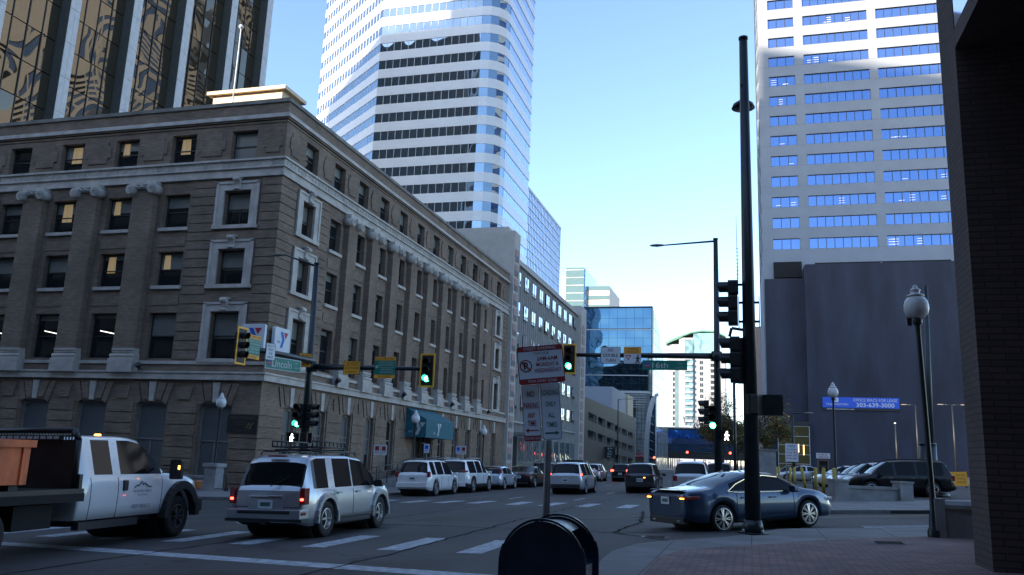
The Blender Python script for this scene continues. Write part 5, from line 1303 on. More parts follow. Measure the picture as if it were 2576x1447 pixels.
def panelsign(name,label,loc,rz,w_,h_,parts,cat='sign',tilt=0,depth=.02,r=.03,backm=alum,group=None):
    """parts: list of ('rect',x0,x1,z0,z1,mat) or ('text',s,x,z,h,w,mat)"""
    o=thing(name,label,cat,loc,0,group,rot=(0,tilt,rz)); t=MB(); t.prism(rrect(-w_/2,w_/2,-h_/2,h_/2,r),0,depth,backm,'y'); t.build('panel',o)
    k=0; t=MB()
    for p in parts:
        if p[0]=='rect': k+=1; t.box(p[1],p[2],-.001-.001*k,0,p[3],p[4],p[5])
        elif p[0]=='round': k+=1; t.prism(rrect(p[1],p[2],p[3],p[4],p[6]),-.001-.0012*k,0,p[5],'y')
        elif p[0]=='poly': k+=1; t.prism(p[1],-.001-.0012*k,0,p[2],'y')
    t.build('face',o)
    for p in parts:
        if p[0]=='text': text(p[1],o,p[2],p[3],p[4],p[5],p[6],y=-.004-.0012*k,bold=p[7] if len(p)>7 else 0)
    return o
# ---- near thick pole
nb=gnd(1895,1358); nb=Vector((nb.x,nb.y,zg(nb.x)+.12)); YN=nb.y
np_=streetpole('signal_pole','thick dark signal pole standing in front of the blue sedan',nb,(nb.x-.02,YN,12.0),.175,.10)
t=MB(); t.cyl((-.05,-.1,10.6),(-.05,1.2,10.75),.05,.04,poleg,8); t.build('lamp_arm',np_)
t=MB(); t.lathe([(.001,-.02),(.30,.0),(.26,.10),(.12,.2),(.001,.22)],(-.05,1.3,10.62),poleg,16); t.build('lamp_head',np_)
t=MB()
for z in (5.2,4.75): 
    for x in (-.18,.18): t.bar((x-.05,0,z),(x+.05,0,z),.05,.05,poleg)
t.cyl((-.23,0,4.6),(-.23,0,5.35),.012,.008,poleg,6); t.cyl((.23,0,4.6),(.23,0,5.35),.012,.008,poleg,6); t.cyl((-.24,0,5.4),(-.26,0,7.3),.012,.004,poleg,6)
for k in range(10): t.bar((-.27,0,5.7+k*.09),(-.21,0,5.7+k*.09),.01,.01,poleg)
t.cyl((-.55,0,5.63),(-.1,0,5.63),.03,.03,poleg,8); t.tube([(-.1,0,4.55),(-.4,0,4.6),(-.45,0,4.4)],.035,poleg,8); t.tube([(-.1,0,3.35),(-.35,0,3.35)],.04,poleg,8); t.build('brackets',np_)
signal((nb.x-.45,YN,5.32),-PI/2,None,'upper black signal on the thick near pole, seen from the side against the sky',False)
signal((nb.x-.42,YN-.05,3.98),-PI/2,None,'lower black signal on the thick near pole at mast arm height',False)
signal((nb.x-.14,YN+.25,3.98),PI,None,'rear facing black signal tucked against the thick near pole',False)
pedsig((nb.x+.46,YN+.02,2.95),PI,'dark box of a pedestrian signal seen from behind, right of the thick near pole',None)
pedsig((nb.x+.10,YN-.1,2.95),-PI/2-.5,'pedestrian signal on the thick near pole with a faint red hand','hand')
# ---- far right pole with mast arm
Y2=38.3; b2=onY(1808,1200,Y2); X2=b2.x
p2=streetpole('signal_pole','slim signal pole beyond the blue sedan with a mast arm and lamp',(X2,Y2,zg(X2)+.13),(onY(1800,603,Y2).x,Y2,onY(1800,603,Y2).z),.19,.10)
zb2=zg(X2)+.13; a=onY(1797,607,Y2); b=onY(1672,617,Y2)
cobra(p2,(a.x-X2,0,a.z-zb2),(b.x-X2,0,b.z-zb2))
am=onY(1803,896,Y2-.15); ae=onY(1440,893,Y2-.15)
t=MB(); t.cyl((am.x-X2,-.15,am.z-zb2),(ae.x-X2,-.15,ae.z-zb2),.14,.09,poleg,12); t.cyl((am.x-X2,-.15,am.z-zb2-.2),(am.x-X2,-.15,am.z-zb2+.2),.24,.24,poleg,12); t.build('mast_arm',p2)
p=onY(1432,903,Y2-.4); signal(p,0,2,'green lit signal with yellow bordered backplate at the end of the right mast arm',True)
p=onY(1536,894,Y2-.35)
BK=signbk
panelsign('regulatory_sign','white sign reading NO DOUBLE TURN on the right mast arm','sign' and p,0,.92,.78,[('round',-.46,.46,-.39,.39,BK,.06),('round',-.44,.44,-.37,.37,signw,.05),('text','NO',0,.24,.15,.26,BK,.01),('text','DOUBLE',0,.0,.15,.68,BK,.01),('text','TURN',0,-.24,.15,.46,BK,.01)])
p=onY(1591,894,Y2-.35)
panelsign('yield_sign','orange topped yield to pedestrians sign on the right mast arm',p,0,.80,.78,[('rect',-.39,.39,-.38,.06,signw),('rect',-.39,.39,.07,.38,signy),('text','TURNING',0,.30,.1,.5,MATS['dim_letters']),('text','VEHICLES',0,.16,.1,.56,MATS['dim_letters']),
   ('poly',[(-.33,-.0),(-.05,-.0),(-.19,-.25)],signr),('poly',[(-.27,-.035),(-.11,-.035),(-.19,-.18)],signw),('text','TO',.05,-.12,.06,.09,BK)]+[('poly',[(x*.9+.24,z*.9-.14) for x,z in P],BK) for P in WALK])
p=onY(1672,919,Y2-.3)
def mtn(x,z,s): return [('round',x-s,x+s,z-s,z+s,pm('sign_blue_patch',(.05,.12,.4),.5),.02),('poly',[(x-s*.9,z-.1*s),(x-.45*s,z+.45*s),(x-.1*s,z+.1*s),(x+.25*s,z+.55*s),(x+.9*s,z-.1*s),(x+.9*s,z-.8*s),(x-.9*s,z-.8*s)],signr),('rect',x-s*.8,x+s*.8,z-.25*s,z-.12*s,signw)]
stw=pm('street_name_white',(.50,.55,.55),.5)
panelsign('street_name_sign','green street name sign reading 16th hanging under the right mast arm',p,0,2.02,.44,[('round',-1.01,1.01,-.22,.22,signg,.04)]+mtn(-.78,0,.13)+[('text','16th',-.2,0,.26,.72,stw,.008),('text','AVE',.68,.08,.09,.24,MATS['pale_letter']),('text','1600 N',.68,-.1,.09,.38,MATS['pale_letter'])],backm=signg)
signal(onY(1793,1045,Y2-.2)-Vector((0,0,.1)),0,2,'green lit signal low on the slim pole beyond the blue sedan',False)
signal(onY(1772,1037,Y2),-PI/2,None,'unlit side facing signal low on the slim pole beyond the blue sedan',False)
pedsig(onY(1828,1096,Y2-.1),0,'pedestrian signal with a bright white walking figure right of the slim pole')
p3=onY(1850,1200,37.2); t=MB(); o=thing('pedestrian_pole','thin dark post between the slim pole and the thick near pole','post',(p3.x,37.2,zg(p3.x)+.13)); t.cyl((0,0,0),(0,0,5.2),.07,.06,poleg,10); t.bar((-.05,-.1,2.8),(-.35,-.1,2.8),.04,.04,poleg); t.build('post',o)
# ---- left pole with two arms
PLp=C0+ray(765,1150)*36; XL,YL=-18.69,32.92; zbl=zg(XL)+.13
tp=onY(797,665,YL)
pL=streetpole('signal_pole','tall signal pole at the brick building corner with two mast arms',(XL,YL,zbl),(tp.x,YL,tp.z),.20,.11)
b=onY(716,641,YL); cobra(pL,(tp.x-XL,0,tp.z-zbl-.1),(b.x-XL,-.0,b.z-zbl))
az=onY(785,923,YL).z-zbl; e=onY(1070,928,YL-.1)
t=MB(); t.cyl((0,-.05,az),(e.x-XL,-.05,e.z-zbl),.14,.08,poleg,12); t.cyl((0,0,az-.2),(0,0,az+.2),.25,.25,poleg,12); t.build('mast_arm',pL)
e2=onX(612,872,XL); t=MB(); t.cyl((0,0,az+.25),(0,e2.y-YL,e2.z-zbl),.15,.09,poleg,12); t.build('mast_arm',pL)
signal(onY(1075,932,YL-.35),0,2,'green lit signal with yellow bordered backplate at the end of the left mast arm',True)
signal(onX(607,870,XL+.25),PI/2,None,'dark signal with yellow bordered backplate facing right on the arm that points at the viewer',True)
t=MB()
signal(onY(750,1046,YL-.35),0,2,'green lit signal fixed low on the left corner pole above the silver SUV',False)
signal(onY(779,1046,YL-.05)+Vector((.12,0,0)),PI/2,None,'unlit side facing signal low on the left corner pole above the silver SUV',False)
pedsig(onY(734,1102,YL-.35),0,'pedestrian signal with lit walking figure left of the corner pole above the silver SUV')
pedsig(onY(763,1101,YL-.1)+Vector((.15,0,0)),PI/2,'pedestrian signal seen edge on with a faint red hand above the silver SUV','hand')
dk=pm('dark_print',(.05,.04,.03),.5)
def orange(label,p,rz,w_,h_): 
    return panelsign('no_outlet_sign',label,p,rz,w_,h_,[('round',-w_/2,w_/2,-h_/2,h_/2,dk,.03),('round',-w_/2+.02,w_/2-.02,-h_/2+.02,h_/2-.02,signy,.03),('rect',-w_/2,w_/2,h_*.13,h_*.15,dk),('text','NO OUTLET',.04,h_*.31,h_*.2,w_*.7,dk),('text','LOCAL BUSINESS',0,-h_*.03,h_*.15,w_*.86,dk),('text','ACCESS ONLY',0,-h_*.3,h_*.15,w_*.72,dk)],backm=dk)
orange('orange sign reading NO OUTLET with a left arrow on the left mast arm',onY(885,925,YL-.25),0,.80,.60)
orange('orange sign reading NO OUTLET fixed to the left corner pole itself',onY(768,906,YL-.35),.5,.56,.62)
def green(label,p,rz):
    W_,H_=.95,.92
    return panelsign('direction_sign',label,p,rz,W_,H_,[('rect',-.475,.475,-.30,.30,signg),('rect',-.475,.475,.31,.46,signy),('rect',-.475,.475,-.46,-.31,signy),('text','LOCAL TRAFFIC ONLY',0,.385,.09,.88,dk),('text','NO OUTLET',0,-.385,.09,.6,dk),
     ('text','COLORADO STATE BANK',.06,.22,.075,.72,stw),('text','DRIVE UP AND PARKING',.06,.11,.075,.72,stw),('text','PLAZA PARKING',.1,-.08,.075,.56,stw),('text','ONE CIVIC CENTER',.1,-.2,.075,.62,stw),('rect',-.22,.44,.0,.012,stw),('poly',[(-.45,.03),(-.36,.12),(-.38,.05),(-.28,.05),(-.28,.01),(-.38,.01),(-.36,-.06)],stw)],backm=signg)
green('green and orange direction sign reading LOCAL TRAFFIC ONLY on the left mast arm',onY(968,925,YL-.25),0)
q=onX(637,873,XL+.2); green('green and orange direction sign half hidden behind the dark signal on the left',q,PI/2)
q=onX(681,885,XL+.22); panelsign('yield_sign','small white sign reading YIELD TO PEDS AND BIKES above the Lincoln sign',q,PI/2-.35,.46,.68,[('round',-.23,.23,-.34,.34,BK,.03),('round',-.215,.215,-.325,.325,signw,.03),('text','YIELD TO',0,.23,.09,.36,BK),('text','PEDS',0,.08,.09,.22,BK),('text','AND',0,-.07,.09,.18,BK),('text','BIKES',0,-.22,.09,.26,BK)])
q=onX(713,917,XL+.25); panelsign('street_name_sign','green street name sign reading Lincoln under the arm at the brick corner',q,PI/2-.25,2.0,.52,[('round',-1,1,-.26,.26,stw,.05),('round',-.97,.97,-.23,.23,signg,.05)]+mtn(-.8,0,.12)+[('text','Lincoln',-.08,0,.3,1.1,stw,.01),('text','ST',.72,.09,.09,.14,stw),('text','100 E',.78,-.08,.09,.3,stw)],backm=signg)
# ---- near sign post behind mailbox
pn=C0+ray(1377,1180)*6.95; zz=zg(pn.x)+.12
o=thing('sign_post','dull galvanised steel post rising behind the mailbox','sign post',(pn.x,pn.y,zz)); t=MB(); t.cyl((0,0,0),(0,0,2.45-zz),.031,.031,galv,12); t.box(-.04,.04,-.04,.04,0,.06,galv); t.build('post',o)
def at(x,y,d): return C0+ray(x,y)*d
rd=signr; yw=R(16.2)
c=at(1360.5,917,6.88); W_,H_=.385,.315
def P_sym(x,z,s): 
    L=[]; 
    ring=[(x+s*math.cos(2*PI*k/24),z+s*math.sin(2*PI*k/24)) for k in range(24)]; inn=[(x+s*.8*math.cos(2*PI*k/24),z+s*.8*math.sin(2*PI*k/24)) for k in range(24)]
    return [('poly',ring,rd),('poly',inn,signw)]
o=panelsign('parking_sign','red and white STREET SWEEPING sign at the top of the post behind the mailbox',c,yw,W_,H_,[('round',-W_/2,W_/2,-H_/2,H_/2,rd,.02),('rect',-W_/2+.008,W_/2-.008,-H_/2+.045,H_/2-.045,signw)]+P_sym(-.125,-.005,.052)+[('text','P',-.125,-.005,.062,.036,BK,.02),
 ('text','STREET SWEEPING',0,.135,.024,.27,signw),('text','THIS SIDE',.01,.093,.02,.13,dk),('text','2AM-6AM',.055,.050,.034,.17,rd,.004),('text','MONDAY &',.055,.001,.034,.185,rd,.004),('text','WEDNESDAY',.055,-.049,.034,.225,rd,.004),('text','TOW AWAY ZONE',0,-.136,.022,.24,signw)],tilt=-R(7))
t=MB(); t.bar((-.125-.04,-.012,-.005+.04),(-.125+.04,-.012,-.005-.04),.002,.009,rd); t.build('slash',o)
c=at(1337,1039,6.9); W_,H_=.145,.465
panelsign('parking_sign','narrow red and white NO PARKING ANY TIME sign on the near post',c,yw,W_,H_,[('round',-W_/2,W_/2,-H_/2,H_/2,rd,.02),('round',-W_/2+.005,W_/2-.005,-H_/2+.045,H_/2-.005,signw,.015),('text','NO',0,.155,.052,.06,rd,.01),('text','PARKING',0,.06,.05,.125,rd,.01),('text','ANY',0,-.02,.045,.06,rd,.01),('text','TIME',0,-.085,.045,.07,rd,.01),('poly',[(-.055,-.145),(-.03,-.165),(-.03,-.15),(.055,-.15),(.055,-.14),(-.03,-.14),(-.03,-.125)],rd),('text','TOW AWAY ZONE',0,-.21,.02,.13,signw)],tilt=-R(5))
c=at(1386,1033,6.9); W_,H_=.168,.485; gl_=pm('sign_letter_green',(.01,.12,.09),.5)
panelsign('parking_sign','narrow green and white LOADING ONLY ALL TIMES sign on the near post',c,yw,W_,H_,[('round',-W_/2,W_/2,-H_/2,H_/2,signw,.025),('round',-W_/2+.006,W_/2-.006,-H_/2+.006,H_/2-.006,gl_,.022),('round',-W_/2+.010,W_/2-.010,-H_/2+.010,H_/2-.010,signw,.02),('text','LOADING',0,.15,.045,.14,gl_,.005),('text','ONLY',0,.055,.042,.085,gl_,.005),('text','ALL',0,-.035,.042,.055,gl_,.005),('text','TIMES',0,-.115,.042,.09,gl_,.005),('poly',[(.06,-.185),(.03,-.205),(.03,-.192),(-.058,-.192),(-.058,-.178),(.03,-.178),(.03,-.165)],gl_)],tilt=-R(5))
# ---- mailbox
mbm=pm('mailbox_blue_paint',(.003,.009,.024),.34,var=.6,scale=6,bump=.25,bscale=30,bdist=.003,coat=.15,spec=.4)
ce=at(1365,1307.6,5.06); W_=.52; rad=W_/2; top=ce.z; mz=zg(ce.x)+.12
mo=thing('mailbox','dark blue round topped street mailbox at the bottom of the picture','mailbox',(ce.x,ce.y,mz),R(1.5))
zc=top-mz-rad; D=.56
def archp(r,zc,zlo,n=20,a0=0,a1=180): return [(r,zlo)]+[(r*math.cos(R(a0+(a1-a0)*k/n)),zc+r*math.sin(R(a0+(a1-a0)*k/n))) for k in range(n+1)]+[(-r,zlo)]
t=MB()
t.prism(archp(rad-.012,zc,.12),.015,.02,mbm,'y'); t.prism(archp(rad-.012,zc,.12),D-.02,D-.015,mbm,'y')
# drum between the two flanges: open recess on the right between 2 and 52 degrees
pts=[(rad-.03,.12),(rad-.03,zc-.02),(rad-.20,zc+.02),(rad-.17,zc+.14)]+[((rad-.025)*math.cos(R(a)),zc+(rad-.025)*math.sin(R(a))) for a in range(52,181,8)]+[(-(rad-.025),.12)]
t.prism(pts,.02,D-.02,mbm,'y',False)
t.build('body',mo)
for y in (0,D-.03):
    t=MB(); P=archp(rad,zc,.12,24)
    for i in range(len(P)-1): t.bar((P[i][0]*.985,y+.015,P[i][1]),(P[i+1][0]*.985,y+.015,P[i+1][1]),.03,.014,mbm)
    t.build('rim_flange',mo)
t=MB(); t.box(rad-.04,rad-.02,.1,D-.1,zc-.12,zc-.03,alum); t.build('pull_handle',mo)
for x in (-.2,.2):
    for y in (.06,D-.06): t=MB(); t.box(x-.03,x+.03,y-.03,y+.03,0,.14,mbm); t.build('leg',mo)
# ---- acorn lamps
def acorn_mesh():
    g=MB(); g.lathe([(.08,.0),(.17,.03),(.23,.10),(.262,.20),(.262,.30),(.235,.40),(.19,.47),(.13,.50)],(0,0,0),lampg,24); g=g.mesh('globe')
    c=MB(); c.lathe([(.13,.50),(.19,.51),(.17,.54),(.10,.57),(.10,.63),(.12,.65),(.08,.68),(.05,.71),(.055,.74),(.001,.78)],(0,0,0),lampg,16); c=c.mesh('cap'); return g,c
AC=acorn_mesh()
def acorn(label,base,h,name='globe_street_lamp',group=None):
    o=thing(name,label,'street lamp',base,0,group); t=MB(); s=1
    t.lathe([(.16,0),(.16,.12),(.12,.2),(.10,.45),(.075,.55),(.06,1.0),(.05,h-1.15),(.065,h-1.1),(.05,h-1.0),(.09,h-.95),(.11,h-.86),(.07,h-.82)],(0,0,0),poleg,14); t.build('post',o)
    a=inst('globe',AC[0],o,(0,0,h-.82)); inst('cap',AC[1],o,(0,0,h-.82)); return o
gA=gnd(2355,1367); tA=onY(2300,712,gA.y); zA=zg(gA.x)+.13
oA=acorn('near street lamp with a frosted acorn globe right of the black SUV',(gA.x,gA.y,zA),tA.z-zA); oA.rotation_euler=(0,-math.atan((gA.x-tA.x)/(tA.z-zA)),0)
t=MB(); t.box(-.22,-.12,-.02,.05,tA.z-zA-.98,tA.z-zA-.80,dark); t.build('photocell_box',oA)
acorn('smaller street lamp with acorn globe behind the low white wall',(4.15,45.5,zg(4.15)+.13),5.75)
acorn('street lamp with acorn globe standing in the lot of the left sidewalk below the awning',(-19.5,47.3,zg(-19.5)+.13),4.65)
acorn('farther street lamp with acorn globe on the left sidewalk beyond the awning',(-19.5,61.0,zg(-19.5)+.13),4.4)
acorn('street lamp with acorn globe in front of the shaded brick facade left of the plaque',(-26.35,37.5,zg(-26.3)+.13),5.0)
# tall pole beside near lamp
gB=Vector((8.92,47.62,0)); o=thing('utility_pole','tall dark pole with a thick cylindrical cabinet base right of the black SUV','pole',(gB.x,gB.y,zg(gB.x)+.13))
tB=onY(2321,719,gB.y); t=MB(); hB=tB.z-zg(gB.x)-.13; t.cyl((0,0,0),(tB.x-gB.x+.15,0,hB),.16,.10,poleg,12); t.build('pole',o); t=MB(); t.cyl((-.1,0,.0),(-.1,0,2.6),.42,.42,poleg,18); t.cyl((-.1,0,2.6),(-.1,0,2.68),.45,.40,poleg,18); t.cyl((-.1,0,0),(-.1,0,.22),.95,.85,dark,18); t.build('cabinet',o)
t=MB(); t.cyl((-.1,0,-.02),(-.1,0,.0),1.05,1.05,concl,18); t.build('footing',o)
# ---- right side small things
wl=thing('low_precast_wall','low pale concrete wall with two square piers in front of the black SUV','wall',(5.1,40.4,zg(5.1)+.13))
dx,dy=3.0,1.75; dv=Vector((dx,dy,0)).normalized(); 
def obox(t,c,hx,hy,z0,z1,m,ang):
    ca,sa=math.cos(ang),math.sin(ang); q=[]
    for z in (z0,z1):
        for a,b in ((-hx,-hy),(hx,-hy),(hx,hy),(-hx,hy)): q.append((c[0]+a*ca-b*sa,c[1]+a*sa+b*ca,z))
    t.add(q,[(0,3,2,1),(4,5,6,7),(0,1,5,4),(1,2,6,5),(2,3,7,6),(3,0,4,7)],m)
aw_=math.atan2(1.6,3.0)
t=MB(); obox(t,(0,0),1.25,.13,-.1,.50,concl,aw_); t.build('panel',wl); t=MB(); obox(t,(0,0),1.25,.18,.50,.62,concl,aw_); t.build('coping',wl)
for sg in (-1,1):
    t=MB(); c_=(sg*1.6*math.cos(aw_),sg*1.6*math.sin(aw_)); obox(t,c_,.32,.28,-.1,.80,concl,aw_); obox(t,c_,.36,.32,.80,.88,concl,aw_); t.build('pier',wl)
wl2=thing('low_precast_wall','low pale concrete wall block beside the brown brick corner and near lamp','wall',(4.75,20.35,zg(4.7)+.13))
t=MB(); t.box(-.9,1.3,-.15,.15,-.1,.58,concl); t.build('panel',wl2); t=MB(); t.prism([(-.2,.58),(.2,.58),(.2,.66),(.1,.74),(-.1,.74),(-.2,.66)],-.75,1.3,concl,'x'); t.box(-.95,-.75,-.22,.22,-.1,.78,concl); t.build('coping',wl2)
yb=pm('yellow_bollard_paint',(.36,.27,.04),.55,var=.2,scale=4)
for k,(x_,Y_) in enumerate([(2093,41.5),(2065,46),(2047,50),(2022,53),(1994,60),(1984,64),(1956,76),(1951,80)]):
    p=onY(x_,1195,Y_); h=1.35
    o=thing('yellow_bollard',['nearest','second','third','leaning fourth','fifth','sixth','seventh','farthest'][k]+' yellow bollard in the row beside the lot entrance','bollard',(p.x+(.1),Y_,zg(p.x)+.13),0,'yellow bollards',rot=(0,(.0,.03,0,-.16,.02,0,.03,0)[k],0))
    t=MB(); t.cyl((0,0,0),(0,0,h),.09,.09,yb,12); t.lathe([(.09,h),(.07,h+.04),(.001,h+.06)],(0,0,0),yb,12); t.build('post',o)
p=onY(2028,1200,49); sc=thing('kick_scooter','black kick scooter standing among the yellow bollards','scooter',(p.x,49,zg(p.x)+.13),.4)
def scooter(o):
    t=MB(); t.box(-.45,.35,-.07,.07,.11,.15,plast); t.build('deck',o); t=MB(); t.cyl((.42,0,.15),(.36,0,1.12),.03,.025,plast,8); t.cyl((.36,-.25,1.12),(.36,.25,1.12),.018,.018,plast,8); t.build('handlebar',o)
    for x in (-.45,.45): t=MB(); t.lathe([(.04,-.025),(.11,-.025),(.11,.025),(.04,.025)],(x,0,.11),rubber,14,'y'); t.build('wheel',o)
scooter(sc)
cn=thing('traffic_cone','orange and white traffic cone beside the black SUV','traffic cone',(8.35,44.6,zg(8.3)+.14)); org=pm('cone_orange',(.7,.16,.03),.5)
t=MB(); t.box(-.18,.18,-.18,.18,0,.03,org); t.cyl((0,0,.03),(0,0,.28),.14,.10,org,14); t.cyl((0,0,.28),(0,0,.45),.10,.065,signw,14); t.cyl((0,0,.45),(0,0,.72),.065,.025,org,14); t.build('cone',cn)
bz=zg(14)+.13; br=thing('barrier_board','weathered orange board sign leaning at the back of the lot, left of the brick corner','barrier board',(14.3,68,bz),0,rot=(0,-R(3),0))
t=MB(); t.box(-.82,.82,-.03,.03,.15,1.15,signy); t.build('board',br); t=MB(); 
for x in (-.7,.7): t.box(x-.04,x+.04,.0,.08,0,.3,dark)
t.build('feet',br)
for x,L_ in ((-.4,['SIDEWALK','CLOSED','USE OTHER']),(.4,['ROAD WORK','AHEAD','SIDE'])):
    for k,s_ in enumerate(L_): text(s_,br,x,.92-.25*k,.13,.58,dk,y=-.035)
cbx=onY(1985,1180,56); cab=thing('utility_cabinet','large grey utility cabinet behind the blue sedan roof, right of the thick pole','cabinet',(1.15,56,zg(1.1)+.13))
t=MB(); t.box(-.75,.42,-.4,.4,0,2.4,concl); t.build('body',cab); t=MB(); t.box(-.8,.62,-.45,.45,2.4,2.5,stoned); t.build('lid',cab); t=MB(); t.bar((-.42,-.41,2.3),(-.42,-.41,2.15),.08,.06,alum); t.build('latch',cab)
pr=thing('price_board','white parking price board on a post left of the glass entrance','sign',(2.72,60,zg(2.7)+.13)); t=MB(); t.box(-.42,.42,-.04,.04,1.75,2.95,signw); t.build('panel',pr)
t=MB(); t.box(-.40,-.32,0,.08,0,1.75,alum); t.build('post',pr)
text('PARK',pr,0,2.78,.16,.5,pm('sign_teal',(.02,.2,.25),.5),y=-.05); text('DAILY PARKING',pr,0,2.55,.09,.62,dk,y=-.05)
for k,(a_,b_) in enumerate((('HOUR','$7'),('MAX','$15'),('EVENING','$7'))): text(a_,pr,-.15,2.36-.2*k,.1,.36,signr,y=-.05); text(b_,pr,.22,2.36-.2*k,.13,.22,signr,y=-.05)
pk=thing('parking_booth','small dark booth topped by a white sign reading PUBLIC PARKING','booth',(5.95,76,zg(6)+.13)); t=MB(); t.box(-.45,.45,-.1,.5,0,2.0,pm('booth_brown',(.15,.07,.05),.6)); t.box(-.32,.32,-.12,-.1,.9,1.9,glassd); t.build('booth',pk)
t=MB(); t.box(-.55,.55,-.16,-.12,2.1,2.55,signw); t.box(-.05,.05,-.1,.0,2.0,2.1,dark); t.build('sign_panel',pk); text('PUBLIC',pk,0,2.42,.14,.75,signr,y=-.17,bold=.01); text('PARKING',pk,0,2.22,.14,.85,signr,y=-.17,bold=.01)
def talllamp(label,x,Y,ztop,arms,h0=0):
    o=thing('lot_lamp',label,'street lamp',(x,Y,zg(x)+.13)); t=MB(); zt=ztop-zg(x)-.13; t.cyl((0,0,0),(0,0,zt),.13,.08,dark,8); t.build('pole',o)
    for a in arms: cobra(o,(0,0,zt),(a*.9,0,zt+.05))
    if not arms: t=MB(); t.lathe([(.001,-.1),(.16,0),(.001,.1)],(0,0,zt+.1),lampg,10); t.build('lamp_head',o)
talllamp('tall lot lamp with two arms nearer the tall pole, against the dark podium',19.3,110,9.5,(-1,))
talllamp('tall lot lamp with two pale arms close to the brick corner',23.3,110,9.6,(-1,1))
talllamp('short single headed lot lamp against the dark podium wall',16.95,110,7.2,())
talllamp('two headed lamp in front of the glass entrance',3.3,70,4.9+.9,(1,))
# ---- left sidewalk things
def kerbsign(label,x,Y,ps,zt=2.1,group='kerb parking signs'):
    o=thing('parking_sign',label,'sign',(x,Y,zg(x)+.13),0,group); t=MB(); t.cyl((0,0,0),(0,0,zt+.25),.03,.03,galv,8); t.build('post',o)
    for dx_,m_,s_ in ps:
        t=MB(); t.prism(rrect(dx_-.17,dx_+.17,zt-.25,zt+.27,.03),-.05,-.03,signw,'y'); t.box(dx_-.11,dx_+.11,-.06,-.05,zt-.02,zt+.2,m_); t.build('panel',o)
        for k,q_ in enumerate(s_): text(q_,o,dx_,zt-.08-.07*k,.05,.24,m_,y=-.055)
kerbsign('pair of small red and white parking signs left of the first acorn lamp',-18.5,40.4,((-.19,signr,['NO','PARKING']),(.19,signr,['TOW','ZONE'])))
kerbsign('single small blue and white sign post below the teal awning',-18.5,46.9,((0,signbl,['PERMIT','ONLY']),),2.3)
kerbsign('pair of blue and red kerb signs right of the teal awning',-18.5,53.1,((-.19,signbl,['PERMIT','ONLY']),(.19,signr,['NO','STOP'])),2.3)
rl=thing('ramp_railing','long dark metal railing along the entrance ramp of the brick building','railing',(-21,50,zg(-21)+.13))
t=MB()
def rail(pts,hs=(.35,.7,1.05)):
    for h in hs: t.tube([(p[0]+21,p[1]-50,p[2]+h) for p in pts],.03,dark,6)
    for i in range(len(pts)-1):
        a=Vector(pts[i]);b=Vector(pts[i+1]); n=max(2,int((b-a).length/1.5))
        for k in range(n+1): p=a+(b-a)*k/n; t.cyl((p.x+21,p.y-50,p.z),(p.x+21,p.y-50,p.z+1.05),.03,.03,dark,6)
rail([(-21,42.5,0),(-21,50,.45),(-21,58,.85)]); rail([(-22.2,52,.5),(-22.2,59,.85)]); rail([(-21,65,.5),(-21,58,.85)])
t.build('rails',rl); t=MB(); t.add([(-.1,-7.5,0),(-1.4,-7.5,0),(-1.4,8.5,0),(-.1,8.5,0),(-.1,8.5,.95),(-1.4,8.5,.95)],[(0,1,5,4),(0,4,3),(1,2,5),(2,3,4,5)],conc); t.box(-4.5,-.1,8.5,16,0,.95,conc); t.build('ramp',rl)
pz=zg(-27)+.13; pp=onY(533,1239,37.6)
pl_=thing('concrete_planter','pale square concrete planter post on the left corner sidewalk','planter',(pp.x,37.6,pz)); t=MB(); t.box(-.34,.34,-.34,.34,0,1.2,concl); t.box(-.42,.42,-.42,.42,1.2,1.38,concl); t.build('body',pl_)
pp2=onY(500,1230,37.9); pl_=thing('low_precast_wall','low pale wall stub left of the planter post behind the truck','wall',(pp2.x-.3,37.9,pz)); t=MB(); t.box(-.8,.75,-.2,.2,0,.6,concl); t.box(-.8,.75,-.26,.26,.6,.72,concl); t.build('panel',pl_)
pp=onY(562,1239,37.4); sc=thing('kick_scooter','dark kick scooter parked by the pale planter on the left corner','scooter',(pp.x-.3,37.4,pz),0); scooter(sc)
for k,Yb in enumerate((91.5,95.2)):
    o=thing('litter_bin','dark bin '+('nearer' if k==0 else 'farther')+' on the sidewalk before the ribbed building','bin',(-21.5,Yb,zg(-21.5)+.13)); t=MB(); t.box(-.45,.45,-.35,.35,0,1.25,dark); t.box(-.5,.5,-.4,.4,1.25,1.33,dark); t.build('body',o)
t=MB(); t.bar((-21.5,72,.3),(-21.5,91,1.6),.05,.03,pm('yellow_tape',(.35,.32,.14),.5)); tag(t.build('barrier_tape'),'faded yellow tape strung between posts before the ribbed building','tape')
# person by the ribbed building doorway is too unclear to place; far signals
def farsig(label,x,y,Y,lits,hh=1.1,pole=True,arm=0):
    p=onY(x,y,Y); o=thing('distant_signal',label,'traffic signal',(p.x,Y,zg(p.x))); t=MB(); t.box(-.2,.2,-.1,.15,p.z-zg(p.x)-.75,p.z-zg(p.x)+.25,dark); t.build('housing',o)
    for dz in lits: t=MB(); t.lathe([(.001,-.08),(.17,-.02),(.2,.0)],(0,-.11,p.z-zg(p.x)+dz),redon,12,'y'); t.build('lens',o)
    t=MB(); 
    if arm: t.cyl((0,.1,p.z-zg(p.x)),(arm,.1,p.z-zg(p.x)),.09,.12,dark,8); t.cyl((arm,.1,0),(arm,.1,p.z-zg(p.x)+.3),.15,.12,dark,8)
    else: t.cyl((0,.2,0),(0,.2,p.z-zg(p.x)),.09,.08,dark,8)
    t.build('pole',o)
farsig('far red signal hanging before the glass bridge',1729,1138,150,(0,),arm=9)
farsig('far pole signal with two red lights left of the pale van',1646,1152,150,(.05,-2.0))
farsig('small far red signal between the slim pole and thin post',1837,1140,150,(0,))
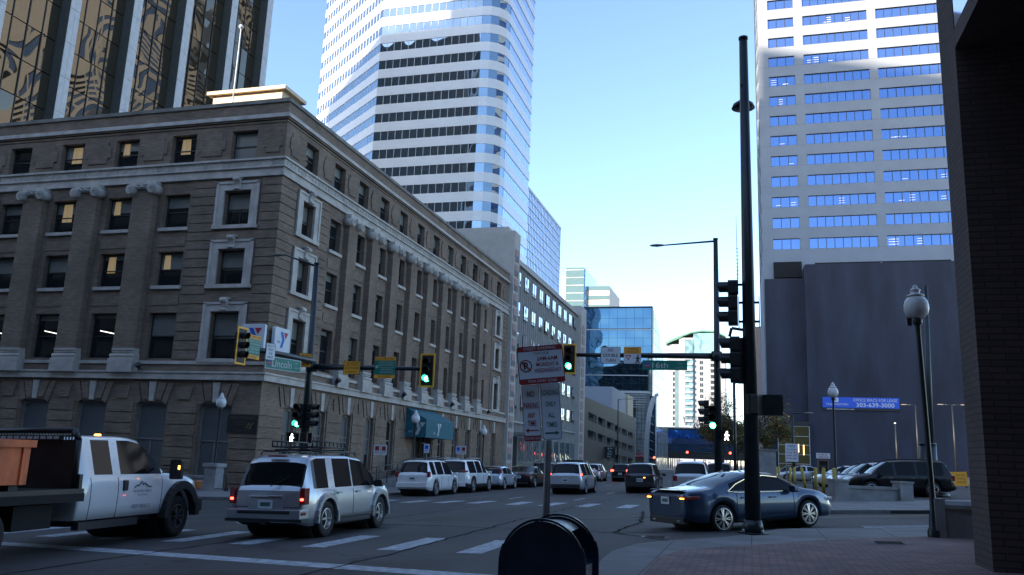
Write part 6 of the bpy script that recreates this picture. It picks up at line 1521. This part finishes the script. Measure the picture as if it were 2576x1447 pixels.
o=thing('street_lamp','thin far lamp pole before the arched glass building','street lamp',(onY(1553,1180,135).x,135,-.2)); t=MB(); t.cyl((0,0,0),(0,0,11.5),.12,.08,dark,8); t.build('pole',o); cobra(o,(0,0,11.5),(1.5,0,11.6))
# ---------------------------------------------------------------- trees
leafm=[pm('autumn_leaf_green',(.05,.075,.018),.6,var=.3,scale=3),pm('autumn_leaf_olive',(.10,.095,.02),.6,var=.3,scale=3),pm('autumn_leaf_rust',(.16,.07,.015),.6,var=.3,scale=3)]
barkm=pm('bark',(.05,.04,.032),.9,var=.3,scale=4,bump=.6)
def tree(label,x,Y,h,cr,n,seed,dens=1,cz=.62,leaf=.16):
    rr=random.Random(seed); o=thing('street_tree',label,'tree',(x,Y,zg(x)+.1),0,'street trees'); t=MB(); tips=[]
    def limb(a,d,L,r,lv):
        b=a+d*L; t.cyl(a,b,r,r*.65,barkm,7,False)
        if lv==0: tips.append(b); return
        for k in range(rr.randint(3,4) if lv>1 else 4):
            nd=(d+Vector((rr.uniform(-.9,.9),rr.uniform(-.9,.9),rr.uniform(-.15,.6)))).normalized(); limb(b if k else a+d*L*.7,nd,L*rr.uniform(.55,.8),r*.6,lv-1)
            tips.append(b+nd*L*.3)
    limb(Vector((0,0,0)),Vector((rr.uniform(-.05,.05),0,1)).normalized(),h*.38,h*.02,4); t.build('trunk',o)
    c=MB(); cl=[p for p in tips if p.z>h*.35]
    for i in range(n):
        p=rr.choice(cl)+Vector((rr.gauss(0,1),rr.gauss(0,1),rr.gauss(0,.8)))*cr*.14
        a=Vector((rr.uniform(-1,1),rr.uniform(-1,1),rr.uniform(-1,1))).normalized(); b=a.cross(Vector((rr.uniform(-1,1),rr.uniform(-1,1),rr.uniform(-1,1)))).normalized(); s=leaf*rr.uniform(.6,1.3)
        c.add([p-a*s,p+b*s*.5,p+a*s,p-b*s*.5],[(0,1,2,3)],rr.choice(leafm))
    c.build('crown',o)
tree('autumn street tree with dark olive leaves behind the slim signal pole',-3.4,118,8.0,4.0,6000,1,leaf=.17)
tree('taller sparse street tree whose bare twigs show against the sky between the poles',-.5,112,11.0,4.0,2600,4,leaf=.11)
tree('rust green street tree beyond the thick near pole, before the podium',2.2,117,7.6,2.6,5000,3,leaf=.15)
tree('small dark street tree farther up the right sidewalk',-1.9,135,7.6,3.4,3800,6,leaf=.2)
